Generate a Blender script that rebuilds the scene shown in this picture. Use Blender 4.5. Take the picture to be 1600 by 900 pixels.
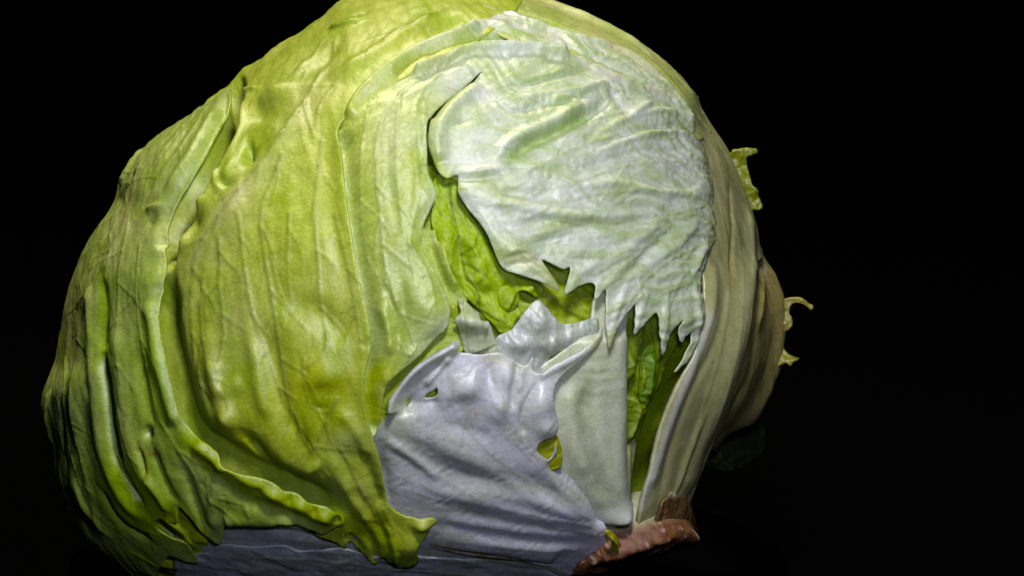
import bpy, math, random
import numpy as np
from mathutils import Vector, Matrix
from mathutils.geometry import delaunay_2d_cdt

random.seed(4)
RAD = math.radians
scene = bpy.context.scene
for o in list(bpy.data.objects):
    bpy.data.objects.remove(o)
C = scene.collection

# ------------------------------------------------------------------ camera
S = 0.000136            # metres for one unit of the drawing the leaves are laid out in
D = 1.25                # camera distance
PITCH = RAD(13)
RIGHT = Vector((1, 0, 0))
UP = Vector((0, math.sin(PITCH), math.cos(PITCH)))
TOW = Vector((0, -math.cos(PITCH), math.sin(PITCH)))
O = Vector((0, 0, 0.080))
cam_d = bpy.data.cameras.new('camera')
cam = bpy.data.objects.new('camera', cam_d)
C.objects.link(cam)
cam.matrix_world = Matrix(((RIGHT.x, UP.x, TOW.x, 0), (RIGHT.y, UP.y, TOW.y, 0),
                           (RIGHT.z, UP.z, TOW.z, 0), (0, 0, 0, 1)))
cam.location = O + TOW * D
cam_d.sensor_width = 36
cam_d.lens = 36 * D / (1600 * S)
cam_d.clip_start = 0.05
cam_d.clip_end = 50
scene.camera = cam

# ------------------------------------------------------------------ world and lamps
world = bpy.data.worlds.new('World')
scene.world = world
world.use_nodes = True
world.node_tree.nodes['Background'].inputs[0].default_value = (0.60, 0.68, 0.85, 1)
world.node_tree.nodes['Background'].inputs[1].default_value = 0.010


def lamp(name, cam_pos, target, size, power, col):
    """an area lamp; positions in the camera's frame (right, up, towards), metres"""
    l = bpy.data.lights.new(name, 'AREA')
    l.shape = 'DISK'
    l.size = size
    l.energy = power
    l.color = col
    o = bpy.data.objects.new(name, l)
    C.objects.link(o)
    p = O + RIGHT * cam_pos[0] + UP * cam_pos[1] + TOW * cam_pos[2]
    t = O + RIGHT * target[0] + UP * target[1] + TOW * target[2]
    o.location = p
    o.rotation_euler = (t - p).to_track_quat('-Z', 'Y').to_euler()
    return o


lamp('key_lamp', (-0.12, 0.48, -0.04), (-0.02, 0, 0.0), 0.05, 2.6, (1.0, 0.88, 0.66))
lamp('front_lamp', (0.015, 0.16, 0.29), (-0.03, 0.0, 0.03), 0.05, 1.0, (1.0, 0.98, 0.96))
lamp('cool_lamp', (0.04, 0.04, 0.48), (0.01, -0.01, 0.03), 0.04, 0.74, (0.66, 0.70, 1.0))

vs = scene.view_settings
vs.view_transform = 'Standard'
vs.look = 'None'
vs.exposure = -0.28
vs.gamma = 1.0
vs.use_curve_mapping = False
scene.render.engine = 'CYCLES'
scene.cycles.max_bounces = 7
scene.cycles.transmission_bounces = 5

# ------------------------------------------------------------------ numeric helpers
rng = np.random.RandomState(7)
PERM = rng.permutation(512)
GRAD = rng.randn(512, 2)
GRAD /= np.linalg.norm(GRAD, axis=1)[:, None]


def noise(x, y, seed=0):
    xi = np.floor(x).astype(int)
    yi = np.floor(y).astype(int)
    xf = x - xi
    yf = y - yi
    u = xf * xf * xf * (xf * (xf * 6 - 15) + 10)
    v = yf * yf * yf * (yf * (yf * 6 - 15) + 10)

    def g(ix, iy, fx, fy):
        k = PERM[(PERM[(ix + seed * 57) & 511] + iy) & 511]
        return GRAD[k, 0] * fx + GRAD[k, 1] * fy
    a = g(xi, yi, xf, yf)
    b = g(xi + 1, yi, xf - 1, yf)
    c = g(xi, yi + 1, xf, yf - 1)
    d = g(xi + 1, yi + 1, xf - 1, yf - 1)
    return (a + u * (b - a)) + v * ((c + u * (d - c)) - (a + u * (b - a)))


def fbm(x, y, octs=3, seed=0):
    s = 0
    a = 1
    for i in range(octs):
        s = s + a * noise(x * 2 ** i, y * 2 ** i, seed + i)
        a *= 0.5
    return s


def sstep(a, b, x):
    t = np.clip((x - a) / (b - a), 0, 1)
    return t * t * (3 - 2 * t)


def spline(pts, closed=False, step=6.0):
    """Catmull-Rom through the points"""
    p = np.array(pts, float)
    n = len(p)
    out = []
    m = n if closed else n - 1
    for i in range(m):
        if closed:
            p0, p1, p2, p3 = p[i - 1], p[i], p[(i + 1) % n], p[(i + 2) % n]
        else:
            p1, p2 = p[i], p[i + 1]
            p0 = p[i - 1] if i > 0 else 2 * p1 - p2
            p3 = p[i + 2] if i + 2 < n else 2 * p2 - p1
        L = np.linalg.norm(p2 - p1)
        k = max(1, int(round(L / step)))
        d0 = max(np.linalg.norm(p1 - p0), 1e-6)
        d3 = max(np.linalg.norm(p3 - p2), 1e-6)
        L = max(L, 1e-6)
        t1 = (p2 - p0) / (L + d0) * L
        t2 = (p3 - p1) / (L + d3) * L
        for j in range(k):
            t = j / k
            h00 = 2 * t ** 3 - 3 * t ** 2 + 1
            h10 = t ** 3 - 2 * t ** 2 + t
            h01 = -2 * t ** 3 + 3 * t ** 2
            h11 = t ** 3 - t ** 2
            out.append(h00 * p1 + h10 * t1 + h01 * p2 + h11 * t2)
    if not closed:
        out.append(p[-1])
    return np.array(out)


def poly_dist(P, L, closed=False):
    """distance, side (+1 right of the walk) and place 0..1 along a polyline"""
    A = L
    B = np.roll(L, -1, 0)
    if not closed:
        A = A[:-1]
        B = B[:-1]
    seg = np.linalg.norm(B - A, axis=1)
    cum = np.concatenate([[0], np.cumsum(seg)])
    tot = max(cum[-1], 1e-6)
    d = np.full(len(P), 1e9)
    side = np.ones(len(P))
    tt = np.zeros(len(P))
    for i in range(len(A)):
        ab = B[i] - A[i]
        ap = P - A[i]
        l2 = max(ab @ ab, 1e-9)
        t = np.clip((ap @ ab) / l2, 0, 1)
        r = ap - t[:, None] * ab
        dd = r[:, 0] ** 2 + r[:, 1] ** 2
        m = dd < d
        d[m] = dd[m]
        side[m] = np.sign(ab[0] * ap[m, 1] - ab[1] * ap[m, 0])
        tt[m] = (cum[i] + t[m] * seg[i]) / tot
    return np.sqrt(d), side, tt


def inside(P, L):
    c = np.zeros(len(P), bool)
    n = len(L)
    x, y = P[:, 0], P[:, 1]
    for i in range(n):
        x0, y0 = L[i]
        x1, y1 = L[(i + 1) % n]
        if y0 == y1:
            continue
        m = ((y0 > y) != (y1 > y)) & (x < (x1 - x0) * (y - y0) / (y1 - y0) + x0)
        c ^= m
    return c


# ------------------------------------------------------------------ the head's body: a rounded solid whose outline is the head's
CX, CY = 640.0, 480.0
RZ = 470.0
SIL = [(540, 0), (500, 30), (440, 70), (400, 99), (360, 131), (300, 175), (248, 208), (214, 238), (188, 280), (178, 312),
       (142, 366), (121, 405), (104, 455), (92, 520), (82, 568), (66, 610), (64, 650), (76, 692), (80, 755),
       (100, 803), (130, 852), (165, 882), (215, 915), (310, 950), (450, 968), (640, 972), (830, 962), (960, 938), (1040, 900),
       (1092, 838), (1110, 780), (1140, 715), (1190, 645), (1218, 580), (1228, 520), (1226, 470), (1214, 430), (1195, 396),
       (1185, 343), (1166, 288), (1142, 235), (1110, 184), (1088, 138), (1040, 88), (960, 36), (862, 0), (780, -22), (690, -30), (610, -22)]
sl = spline(SIL, True, 8)
ang = np.arctan2(sl[:, 1] - CY, sl[:, 0] - CX)
rad = np.hypot(sl[:, 0] - CX, sl[:, 1] - CY)
order = np.argsort(ang)
GA = np.linspace(-math.pi, math.pi, 721)
RA = np.interp(GA, ang[order], rad[order], period=2 * math.pi)
kern = np.exp(-np.linspace(-2.5, 2.5, 91) ** 2)
kern /= kern.sum()
RS = np.convolve(np.concatenate([RA[:-1]] * 3), kern, 'same')[720:1441]
KB = 3.4


def to_E(P):
    """drawing coordinates -> surface coordinates (arc length from the middle of the front)"""
    P = np.asarray(P, float)
    dx, dy = P[:, 0] - CX, P[:, 1] - CY
    a = np.arctan2(dy, dx)
    r = np.hypot(dx, dy)
    Ra = np.interp(a, GA, RA)
    rho = r / Ra
    th = np.where(rho <= 1, np.arcsin(np.clip(rho, 0, 1)), math.pi / 2 + (rho - 1) * KB)
    return np.stack([CX + np.cos(a) * th * Ra, CY + np.sin(a) * th * Ra], 1)


def base_pos(E):
    dx, dy = E[:, 0] - CX, E[:, 1] - CY
    a = np.arctan2(dy, dx)
    e = np.hypot(dx, dy)
    Ra = np.interp(a, GA, RA)
    Rs = np.interp(a, GA, RS)
    th = np.clip(e / Ra, 0, 3.05)
    r = Ra * np.sin(th)
    x = CX + np.cos(a) * r
    y = CY + np.sin(a) * r
    w = sstep(0.75, 1.0, np.sin(th))
    rho_s = np.clip(r / Rs, 0, 0.985)
    zs = np.sqrt(1 - rho_s ** 2)
    z_true = np.cos(th)
    z = np.where(z_true > 0, zs * (1 - w) + z_true * w, z_true) * RZ
    return np.stack([x, y, z], 1)


def base_frame(E):
    P = base_pos(E)
    e = 3.0
    du = base_pos(E + [e, 0]) - base_pos(E - [e, 0])
    dv = base_pos(E + [0, e]) - base_pos(E - [0, e])
    n = np.cross(dv, du)          # y runs down, so this points outwards
    n /= np.maximum(np.linalg.norm(n, axis=1), 1e-9)[:, None]
    out = P - [CX, CY, 0]
    out /= np.linalg.norm(out, axis=1)[:, None]
    n = np.where((np.sum(n * out, 1) < 0)[:, None], -n, n)
    n = 0.6 * n + 0.4 * out
    n /= np.linalg.norm(n, axis=1)[:, None]
    return P, n


def to_world(P):
    """drawing x, y, depth -> metres in the world"""
    z = P[:, 2] * S
    k = (D - z) / D
    x = (P[:, 0] - 800) * S * k
    y = (450 - P[:, 1]) * S * k
    R_, U_, T_ = np.array(RIGHT), np.array(UP), np.array(TOW)
    return np.array(O) + x[:, None] * R_ + y[:, None] * U_ + z[:, None] * T_


# ------------------------------------------------------------------ materials
def new_mat(name):
    m = bpy.data.materials.new(name)
    m.use_nodes = True
    nt = m.node_tree
    nt.nodes.clear()
    return m, nt, nt.nodes, nt.links


def leaf_material(name, transl, rough, bump, vein, sss=0.0, tcol=(1.0, 1.0, 0.55), sat=1.0, val=1.0, spec=0.9, hue=0.5):
    m, nt, N, L = new_mat(name)
    out = N.new('ShaderNodeOutputMaterial')
    p = N.new('ShaderNodeBsdfPrincipled')
    tr = N.new('ShaderNodeBsdfTranslucent')
    mix = N.new('ShaderNodeMixShader')
    mix.inputs[0].default_value = transl
    L.new(p.outputs[0], mix.inputs[1])
    L.new(tr.outputs[0], mix.inputs[2])
    L.new(mix.outputs[0], out.inputs['Surface'])
    col = N.new('ShaderNodeAttribute')
    col.attribute_name = 'Col'
    uv = N.new('ShaderNodeUVMap')
    uv.uv_map = 'leaf'

    def noise_tex(scale, detail, rough_=0.6):
        n = N.new('ShaderNodeTexNoise')
        n.inputs['Scale'].default_value = scale
        n.inputs['Detail'].default_value = detail
        n.inputs['Roughness'].default_value = rough_
        L.new(uv.outputs[0], n.inputs['Vector'])
        return n

    def math_(op, a, b=None, c=None):
        n = N.new('ShaderNodeMath')
        n.operation = op
        for i, v in enumerate((a, b, c)):
            if v is None:
                continue
            if isinstance(v, (int, float)):
                n.inputs[i].default_value = v
            else:
                L.new(v, n.inputs[i])
        return n.outputs[0]

    def mixc(fac, a, b, typ='MIX'):
        n = N.new('ShaderNodeMix')
        n.data_type = 'RGBA'
        n.blend_type = typ
        for sock, v in ((n.inputs[0], fac), (n.inputs[6], a), (n.inputs[7], b)):
            if isinstance(v, (int, float)):
                sock.default_value = v
            elif isinstance(v, tuple):
                sock.default_value = v
            else:
                L.new(v, sock)
        return n.outputs[2]

    # branching vein net
    warp = noise_tex(2.2, 3)
    wadd = N.new('ShaderNodeMixRGB')
    wadd.blend_type = 'ADD'
    wadd.inputs[0].default_value = 0.35
    L.new(uv.outputs[0], wadd.inputs[1])
    L.new(warp.outputs['Color'], wadd.inputs[2])
    vor = N.new('ShaderNodeTexVoronoi')
    vor.feature = 'DISTANCE_TO_EDGE'
    vor.inputs['Scale'].default_value = 2.6
    L.new(wadd.outputs[0], vor.inputs['Vector'])
    net = N.new('ShaderNodeMapRange')
    net.inputs[1].default_value = 0.010
    net.inputs[2].default_value = 0.045
    net.inputs[3].default_value = 1.0
    net.inputs[4].default_value = 0.0
    L.new(vor.outputs['Distance'], net.inputs[0])
    fade = noise_tex(1.3, 2)
    fr = N.new('ShaderNodeMapRange')
    fr.inputs[1].default_value = 0.48
    fr.inputs[2].default_value = 0.68
    L.new(fade.outputs[0], fr.inputs[0])
    netm = math_('MULTIPLY', net.outputs[0], fr.outputs[0])
    # speckled blade
    fine = noise_tex(17.0, 4, 0.75)
    c3 = mixc(math_('MULTIPLY', netm, vein), col.outputs['Color'], (0.20, 0.27, 0.06, 1))
    spk = N.new('ShaderNodeMapRange')
    spk.inputs[1].default_value = 0.35
    spk.inputs[2].default_value = 0.65
    spk.inputs[3].default_value = 0.86
    spk.inputs[4].default_value = 1.12
    L.new(fine.outputs[0], spk.inputs[0])
    sc = N.new('ShaderNodeCombineColor')
    for i in range(3):
        L.new(spk.outputs[0], sc.inputs[i])
    c4 = mixc(1.0, c3, sc.outputs[0], 'MULTIPLY')
    hs = N.new('ShaderNodeHueSaturation')
    hs.inputs['Hue'].default_value = hue
    hs.inputs['Saturation'].default_value = sat
    hs.inputs['Value'].default_value = val
    L.new(c4, hs.inputs['Color'])
    c4 = hs.outputs[0]
    L.new(c4, p.inputs['Base Color'])
    tc = mixc(1.0, c4, tcol + (1,), 'MULTIPLY')
    L.new(tc, tr.inputs['Color'])
    rr = N.new('ShaderNodeMapRange')
    rr.inputs[3].default_value = rough - 0.14
    rr.inputs[4].default_value = rough + 0.18
    L.new(fine.outputs[0], rr.inputs[0])
    L.new(rr.outputs[0], p.inputs['Roughness'])
    p.inputs['Specular IOR Level'].default_value = spec
    if sss:
        p.inputs['Subsurface Weight'].default_value = sss
        p.inputs['Subsurface Radius'].default_value = (1.0, 1.0, 0.45)
        p.inputs['Subsurface Scale'].default_value = 0.003
    hh = fine.outputs[0]
    b = N.new('ShaderNodeBump')
    b.inputs['Strength'].default_value = 1.0
    b.inputs['Distance'].default_value = bump
    L.new(hh, b.inputs['Height'])
    L.new(b.outputs[0], p.inputs['Normal'])
    L.new(b.outputs[0], tr.inputs['Normal'])
    return m


M_GREEN = leaf_material('leaf_green', 0.30, 0.37, 0.00014, 0.40, sat=1.24, hue=0.492, val=1.02, spec=1.0)
M_WHITE = leaf_material('leaf_pale', 0.22, 0.33, 0.00015, 0.35, sss=0.4, tcol=(0.95, 1.0, 0.62), sat=1.25, val=1.06, spec=1.0)
M_RIB = leaf_material('leaf_rib', 0.06, 0.36, 0.00008, 0.0, sss=0.7, tcol=(0.95, 1.0, 0.7), sat=1.1, val=1.0, spec=0.9)
M_INNER = leaf_material('leaf_inner', 0.36, 0.36, 0.00026, 0.5, sat=1.1, val=1.1, spec=0.9)
M_TORN = leaf_material('leaf_torn', 0.18, 0.28, 0.00012, 0.25, sss=0.5, tcol=(0.95, 1.0, 0.62), sat=1.2, val=1.04, spec=1.0)
M_STEM = leaf_material('stem_cut', 0.0, 0.36, 0.0003, 0.0, spec=0.6)

# ------------------------------------------------------------------ leaf builder
YG = (0.48, 0.55, 0.085)
GR = (0.26, 0.42, 0.045)
DG = (0.15, 0.30, 0.015)
BG = (0.36, 0.52, 0.03)
WH = (0.74, 0.78, 0.66)
PG = (0.56, 0.68, 0.36)
CREAM = (0.70, 0.70, 0.42)
BROWN = (0.22, 0.09, 0.025)

lettuce = bpy.data.objects.new('lettuce', None)
C.objects.link(lettuce)
lettuce['label'] = 'whole green iceberg lettuce head with torn pale leaves on black dish'
lettuce['category'] = 'lettuce'
LOW = [9.0]


def feat_h(E, feats):
    h = np.zeros(len(E))
    for f in feats:
        k = f[0]
        if k == 'b':
            _, x, y, rx, ry, an, a = f
            c = to_E([(x, y)])[0]
            d = E - c
            ca, sa = math.cos(RAD(an)), math.sin(RAD(an))
            u = (d[:, 0] * ca + d[:, 1] * sa) / rx
            v = (-d[:, 0] * sa + d[:, 1] * ca) / ry
            h += a * np.exp(-(u * u + v * v))
            continue
        L = to_E(spline(f[1], False, 14))
        mg = 4.5 * max(f[2], f[3] if k in 'cg' else 0) + 10
        lo = L.min(0) - mg
        hi = L.max(0) + mg
        m = np.all((E > lo) & (E < hi), 1)
        if not m.any():
            continue
        d, s, t = poly_dist(E[m], L)
        if k == 'r':
            tp = f[4] if len(f) > 4 else 0.2
            w = (sstep(0, tp, t) if tp > 0 else 1) * (sstep(1, 1 - tp, t) if tp > 0 else 1)
            h[m] += f[3] * np.exp(-(d / f[2]) ** 2) * (0.15 + 0.85 * w)
        elif k == 'c':      # sharp fold: left width, right width, height
            tp = f[5] if len(f) > 5 else 0.2
            w = np.where(s < 0, f[2], f[3])
            e = sstep(0, tp, t) * sstep(1, 1 - tp, t) if tp > 0 else 1
            h[m] += f[4] * np.exp(-d / w) * (0.05 + 0.95 * e)
        elif k == 'g':      # hollow with one wide and one steep side
            tp = f[5] if len(f) > 5 else 0.2
            w = np.where(s < 0, f[2], f[3])
            h[m] += f[4] * np.exp(-(d / w) ** 2) * (sstep(0, tp, t) * sstep(1, 1 - tp, t))
        elif k == 'e':      # leaf edge rolled: width, height (both sides alike, no taper)
            tp = f[4] if len(f) > 4 else 0
            e = sstep(0, tp, t) if tp > 0 else 1
            h[m] += f[3] * np.exp(-(d / f[2]) ** 2) * e
    return h


def paint(E, base, cols):
    c = np.tile(np.array(base, float), (len(E), 1))
    for f in cols:
        if f[0] == 'b':
            _, x, y, rx, ry, an, col, st = f
            q = to_E([(x, y)])[0]
            d = E - q
            ca, sa = math.cos(RAD(an)), math.sin(RAD(an))
            u = (d[:, 0] * ca + d[:, 1] * sa) / rx
            v = (-d[:, 0] * sa + d[:, 1] * ca) / ry
            w = st * np.exp(-(u * u + v * v))
        else:
            L = to_E(spline(f[1], False, 14))
            lo = L.min(0) - 4 * f[2]
            hi = L.max(0) + 4 * f[2]
            m = np.all((E > lo) & (E < hi), 1)
            w = np.zeros(len(E))
            if m.any():
                d, s, t = poly_dist(E[m], L)
                w[m] = f[4] * np.exp(-(d / f[2]) ** 2)
            col = f[3]
        c = c * (1 - w[:, None]) + np.array(col) * w[:, None]
    return c


def leaf(name, outline, mat, h0=0.0, spacing=4.0, feats=(), veins=(), base=YG, cols=(), holes=(), thick=0.00045,
         rough=(2.5, 60, 0), fine=(0.8, 14), fs=1.4, fan=None, branch=False, hfun=None, label=None, vein_col=(0.30, 0.33, 0.13), vein_h=2.0, seed=1,
         parent=None, edge=None, tint=0.10):
    out = to_E(spline(outline, True, 5))
    hl = [to_E(spline(q, True, 4)) for q in holes]
    lo, hi = out.min(0), out.max(0)
    # hexagonal scatter of points inside
    nx = int((hi[0] - lo[0]) / spacing) + 2
    ny = int((hi[1] - lo[1]) / (spacing * 0.866)) + 2
    gx, gy = np.meshgrid(np.arange(nx), np.arange(ny))
    X = lo[0] + (gx + 0.5 * (gy % 2)) * spacing
    Y = lo[1] + gy * spacing * 0.866
    P = np.stack([X.ravel(), Y.ravel()], 1)
    P = P + np.random.RandomState(seed).uniform(-0.18, 0.18, P.shape) * spacing
    m = inside(P, out)
    P = P[m]
    keep = np.ones(len(P), bool)
    for ring in [out] + hl:
        d, _, _ = poly_dist(P, ring, True)
        keep &= d > spacing * 0.55
    for q in hl:
        keep &= ~inside(P, q)
    P = P[keep]
    verts = list(map(tuple, out))
    edges = [(i, (i + 1) % len(out)) for i in range(len(out))]
    for q in hl:
        b = len(verts)
        verts += list(map(tuple, q))
        edges += [(b + i, b + (i + 1) % len(q)) for i in range(len(q))]
    verts += list(map(tuple, P))
    V, _, F, _, _, _ = delaunay_2d_cdt([Vector(v) for v in verts], edges, [], 1, 1e-4)
    E = np.array([(v[0], v[1]) for v in V])
    F = np.array([f for f in F if len(f) == 3])
    cen = E[F].mean(1)
    ok = inside(cen, out)
    for q in hl:
        ok &= ~inside(cen, q)
    F = F[ok]
    h = np.full(len(E), float(h0))
    h += fs * feat_h(E, feats)
    col = paint(E, base, cols)
    rv = random.Random(seed)
    allv = list(veins)
    if branch:
        for v in veins:
            L0 = spline(v[0], False, 10)
            i0 = rv.randint(2, 5)
            sgn0 = rv.choice((-1, 1))
            while i0 < len(L0) - 2:
                dr = L0[i0 + 1] - L0[i0 - 1]
                an0 = math.atan2(dr[1], dr[0]) + sgn0 * RAD(rv.uniform(22, 48))
                q = L0[i0].copy()
                pts = [tuple(q)]
                for _ in range(rv.randint(2, 4)):
                    an0 -= sgn0 * RAD(rv.uniform(-8, 16))
                    q = q + np.array((math.cos(an0), math.sin(an0))) * rv.uniform(13, 24)
                    pts.append(tuple(q))
                allv.append((pts, max(2.0, (v[1] if len(v) > 1 else 3) * 0.72), (v[2] if len(v) > 2 else .5) * rv.uniform(.4, .8)))
                sgn0 = -sgn0
                i0 += rv.randint(4, 8)
    # veins: raised or sunk threads with their own tint
    for v in allv:
        L = to_E(spline(v[0], False, 12))
        w = 0.3 + (v[1] if len(v) > 1 else 3.0)
        st = min(0.9, 1.15 * v[2]) if len(v) > 2 else 0.6
        mm = np.all((E > L.min(0) - 5 * w) & (E < L.max(0) + 5 * w), 1)
        if not mm.any():
            continue
        d, s, t = poly_dist(E[mm], L)
        tap = (1 - 0.55 * t)
        g = np.exp(-(d / (w * (0.5 + 0.5 * tap))) ** 2)
        h[mm] += vein_h * g * tap * (0.5 + st)
        ww = (st * g * (0.4 + 0.6 * tap))[:, None]
        col[mm] = col[mm] * (1 - ww) + np.array(vein_col) * ww
    a, sc, an = rough
    ca, sa = math.cos(RAD(an)), math.sin(RAD(an))
    u = (E[:, 0] * ca + E[:, 1] * sa)
    v = (-E[:, 0] * sa + E[:, 1] * ca)
    h += a * fbm(u / (sc * 2.2), v / sc, 3, seed) * 1.3
    h += 0.45 * fine[0] * fbm(u / (fine[1] * 1.8), v / fine[1], 2, seed + 5)
    if hfun is not None:
        h += hfun(E)
    if edge:
        d, _, _ = poly_dist(E, out, True)
        h += edge[1] * np.exp(-(d / edge[0]) ** 1.4)
    if fan:
        fx, fy, fq, fh, fc, fcol = fan[:6]
        fm = sstep(fan[6], fan[7], E[:, 0]) if len(fan) > 6 else 1.0
        fe = to_E([(fx, fy)])[0]
        an_ = np.arctan2(E[:, 1] - fe[1], E[:, 0] - fe[0])
        rr_ = np.hypot(E[:, 0] - fe[0], E[:, 1] - fe[1])
        wv = an_ + 0.10 * noise(E[:, 0] / 110, E[:, 1] / 110, seed + 2)
        fm = fm * sstep(110, 330, rr_)
        st_ = fbm(wv * fq, rr_ / 140, 3, seed + 3)
        h += fh * st_ * fm
        wgt = (fm * fc * sstep(-0.25, 0.45, st_ + 0.35 * noise(E[:, 0] / 45, E[:, 1] / 45, seed + 4)))[:, None]
        col = col * (1 - wgt) + np.array(fcol) * wgt
    # pigment varies slowly over the blade
    n1 = fbm(E[:, 0] / 90, E[:, 1] / 130, 3, seed + 9)
    col = col * (1 + tint * 2.0 * n1[:, None] * np.array((1.2, 0.6, 1.8)))
    n2 = fbm(E[:, 0] / 22, E[:, 1] / 26, 3, seed + 12)
    col = col * (1 + 0.20 * n2[:, None] * np.array((1.0, 0.8, 1.3)))
    B, n = base_frame(E)
    W = to_world(B + n * h[:, None])
    # outward winding
    a0, b0, c0 = W[F[:, 0]], W[F[:, 1]], W[F[:, 2]]
    fn = np.cross(b0 - a0, c0 - a0)
    ctr = to_world(np.array([[CX, CY, 0]]))[0]
    sgn = np.sum(fn * ((a0 + b0 + c0) / 3 - ctr), 1).sum()
    if sgn < 0:
        F = F[:, ::-1]
    return mesh_obj(name, W, F, mat, col, E / 100.0, parent or lettuce, thick, label)


def mesh_obj(name, W, F, mat, col, uv, parent, thick, label=None, closed=False):
    me = bpy.data.meshes.new(name)
    me.vertices.add(len(W))
    me.vertices.foreach_set('co', np.asarray(W, np.float32).ravel())
    nf = len(F)
    me.loops.add(nf * 3)
    me.polygons.add(nf)
    me.loops.foreach_set('vertex_index', np.asarray(F, np.int32).ravel())
    me.polygons.foreach_set('loop_start', np.arange(0, nf * 3, 3, dtype=np.int32))
    me.polygons.foreach_set('loop_total', np.full(nf, 3, np.int32))
    me.update(calc_edges=True)
    me.validate()
    me.polygons.foreach_set('use_smooth', np.ones(len(me.polygons), bool))
    ca = me.color_attributes.new('Col', 'FLOAT_COLOR', 'POINT')
    rgba = np.ones((len(W), 4), np.float32)
    rgba[:, :3] = np.clip(col, 0.004, 0.92)
    ca.data.foreach_set('color', rgba.ravel())
    ul = me.uv_layers.new(name='leaf')
    vi = np.zeros(len(me.loops), np.int32)
    me.loops.foreach_get('vertex_index', vi)
    ul.data.foreach_set('uv', np.asarray(uv, np.float32)[vi].ravel())
    me.materials.append(mat)
    o = bpy.data.objects.new(name, me)
    C.objects.link(o)
    o.parent = parent
    if thick:
        s = o.modifiers.new('thickness', 'SOLIDIFY')
        s.thickness = thick
        s.offset = -1
    if label:
        o['label'] = label
    LOW[0] = min(LOW[0], float(np.asarray(W)[:, 2].min()))
    return o


# ------------------------------------------------------------------ heart of the head (seen only through the gaps)
def closed_shell(name, h0, mat, base, amp, seed, parent=None):
    nt_, np_ = 90, 180
    th = np.linspace(0.02, 3.04, nt_)
    ph = np.linspace(-math.pi, math.pi, np_, endpoint=False)
    T, Ph = np.meshgrid(th, ph, indexing='ij')
    Ra = np.interp(Ph.ravel(), GA, RA)
    E = np.stack([CX + np.cos(Ph.ravel()) * T.ravel() * Ra, CY + np.sin(Ph.ravel()) * T.ravel() * Ra], 1)
    B, n = base_frame(E)
    wob = fbm(B[:, 0] / 90 + B[:, 2] / 130, B[:, 1] / 90 - B[:, 2] / 170, 3, seed)
    P = B + n * (h0 + amp * wob)[:, None]
    W = to_world(P)
    F = []
    for i in range(nt_ - 1):
        for j in range(np_):
            a, b = i * np_ + j, i * np_ + (j + 1) % np_
            c, d = a + np_, b + np_
            F += [(a, c, b), (b, c, d)]
    top, bot = len(W), len(W) + 1
    W = np.vstack([W, W[:np_].mean(0), W[-np_:].mean(0)])
    for j in range(np_):
        F += [(top, j, (j + 1) % np_), (bot, (nt_ - 1) * np_ + (j + 1) % np_, (nt_ - 1) * np_ + j)]
    F = np.array(F)
    col = np.tile(np.array(base), (len(W), 1))
    uv = np.vstack([B[:, :2], [[CX, CY], [CX, CY]]]) / 100
    return mesh_obj(name, W, F, mat, col, uv, parent or lettuce, 0)


closed_shell('heart', -74, M_INNER, (0.30, 0.42, 0.04), 16, 3)

rs_ = random.Random(9)


def specks(x0, y0, x1, y1, n):
    return [('b', rs_.uniform(x0, x1), rs_.uniform(y0, y1), rs_.uniform(1.3, 2.6), rs_.uniform(1.2, 2.0), rs_.uniform(0, 90), (0.16, 0.12, 0.05), rs_.uniform(.4, .9)) for _ in range(n)]


# ------------------------------------------------------------------ outer leaf over the top, behind the torn one
leaf('outer_leaf', [(770, 40), (810, 60), (850, 85), (960, 110), (1040, 160), (1085, 215), (1118, 205), (1150, 170), (1125, 90), (1050, 10),
                    (900, -90), (800, -110), (752, -40), (756, 0)], M_WHITE, -7, 4.5,
     feats=[('r', [(760, -8), (800, 8), (860, 30), (930, 58)], 9, -10), ('r', [(760, -28), (850, -4), (960, 42), (1040, 95)], 12, 6),
            ('r', [(980, 70), (1040, 110), (1085, 165)], 6, -5), ('b', 1110, 200, 40, 30, 45, -12)],
     veins=[([(1090, 160), (1000, 72), (900, 25), (800, 0)], 4, .5), ([(1095, 150), (1020, 70), (930, 28)], 3, .5)],
     base=(0.50, 0.56, 0.24), cols=[('s', [(1080, 130), (960, 40), (860, 2)], 14, CREAM, .7), ('s', [(790, 5), (870, 32)], 10, GR, .7)],
     label='pale yellow outer leaf over the crown of the head', rough=(2.5, 40, 30), fine=(1.0, 9), seed=11)

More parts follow.
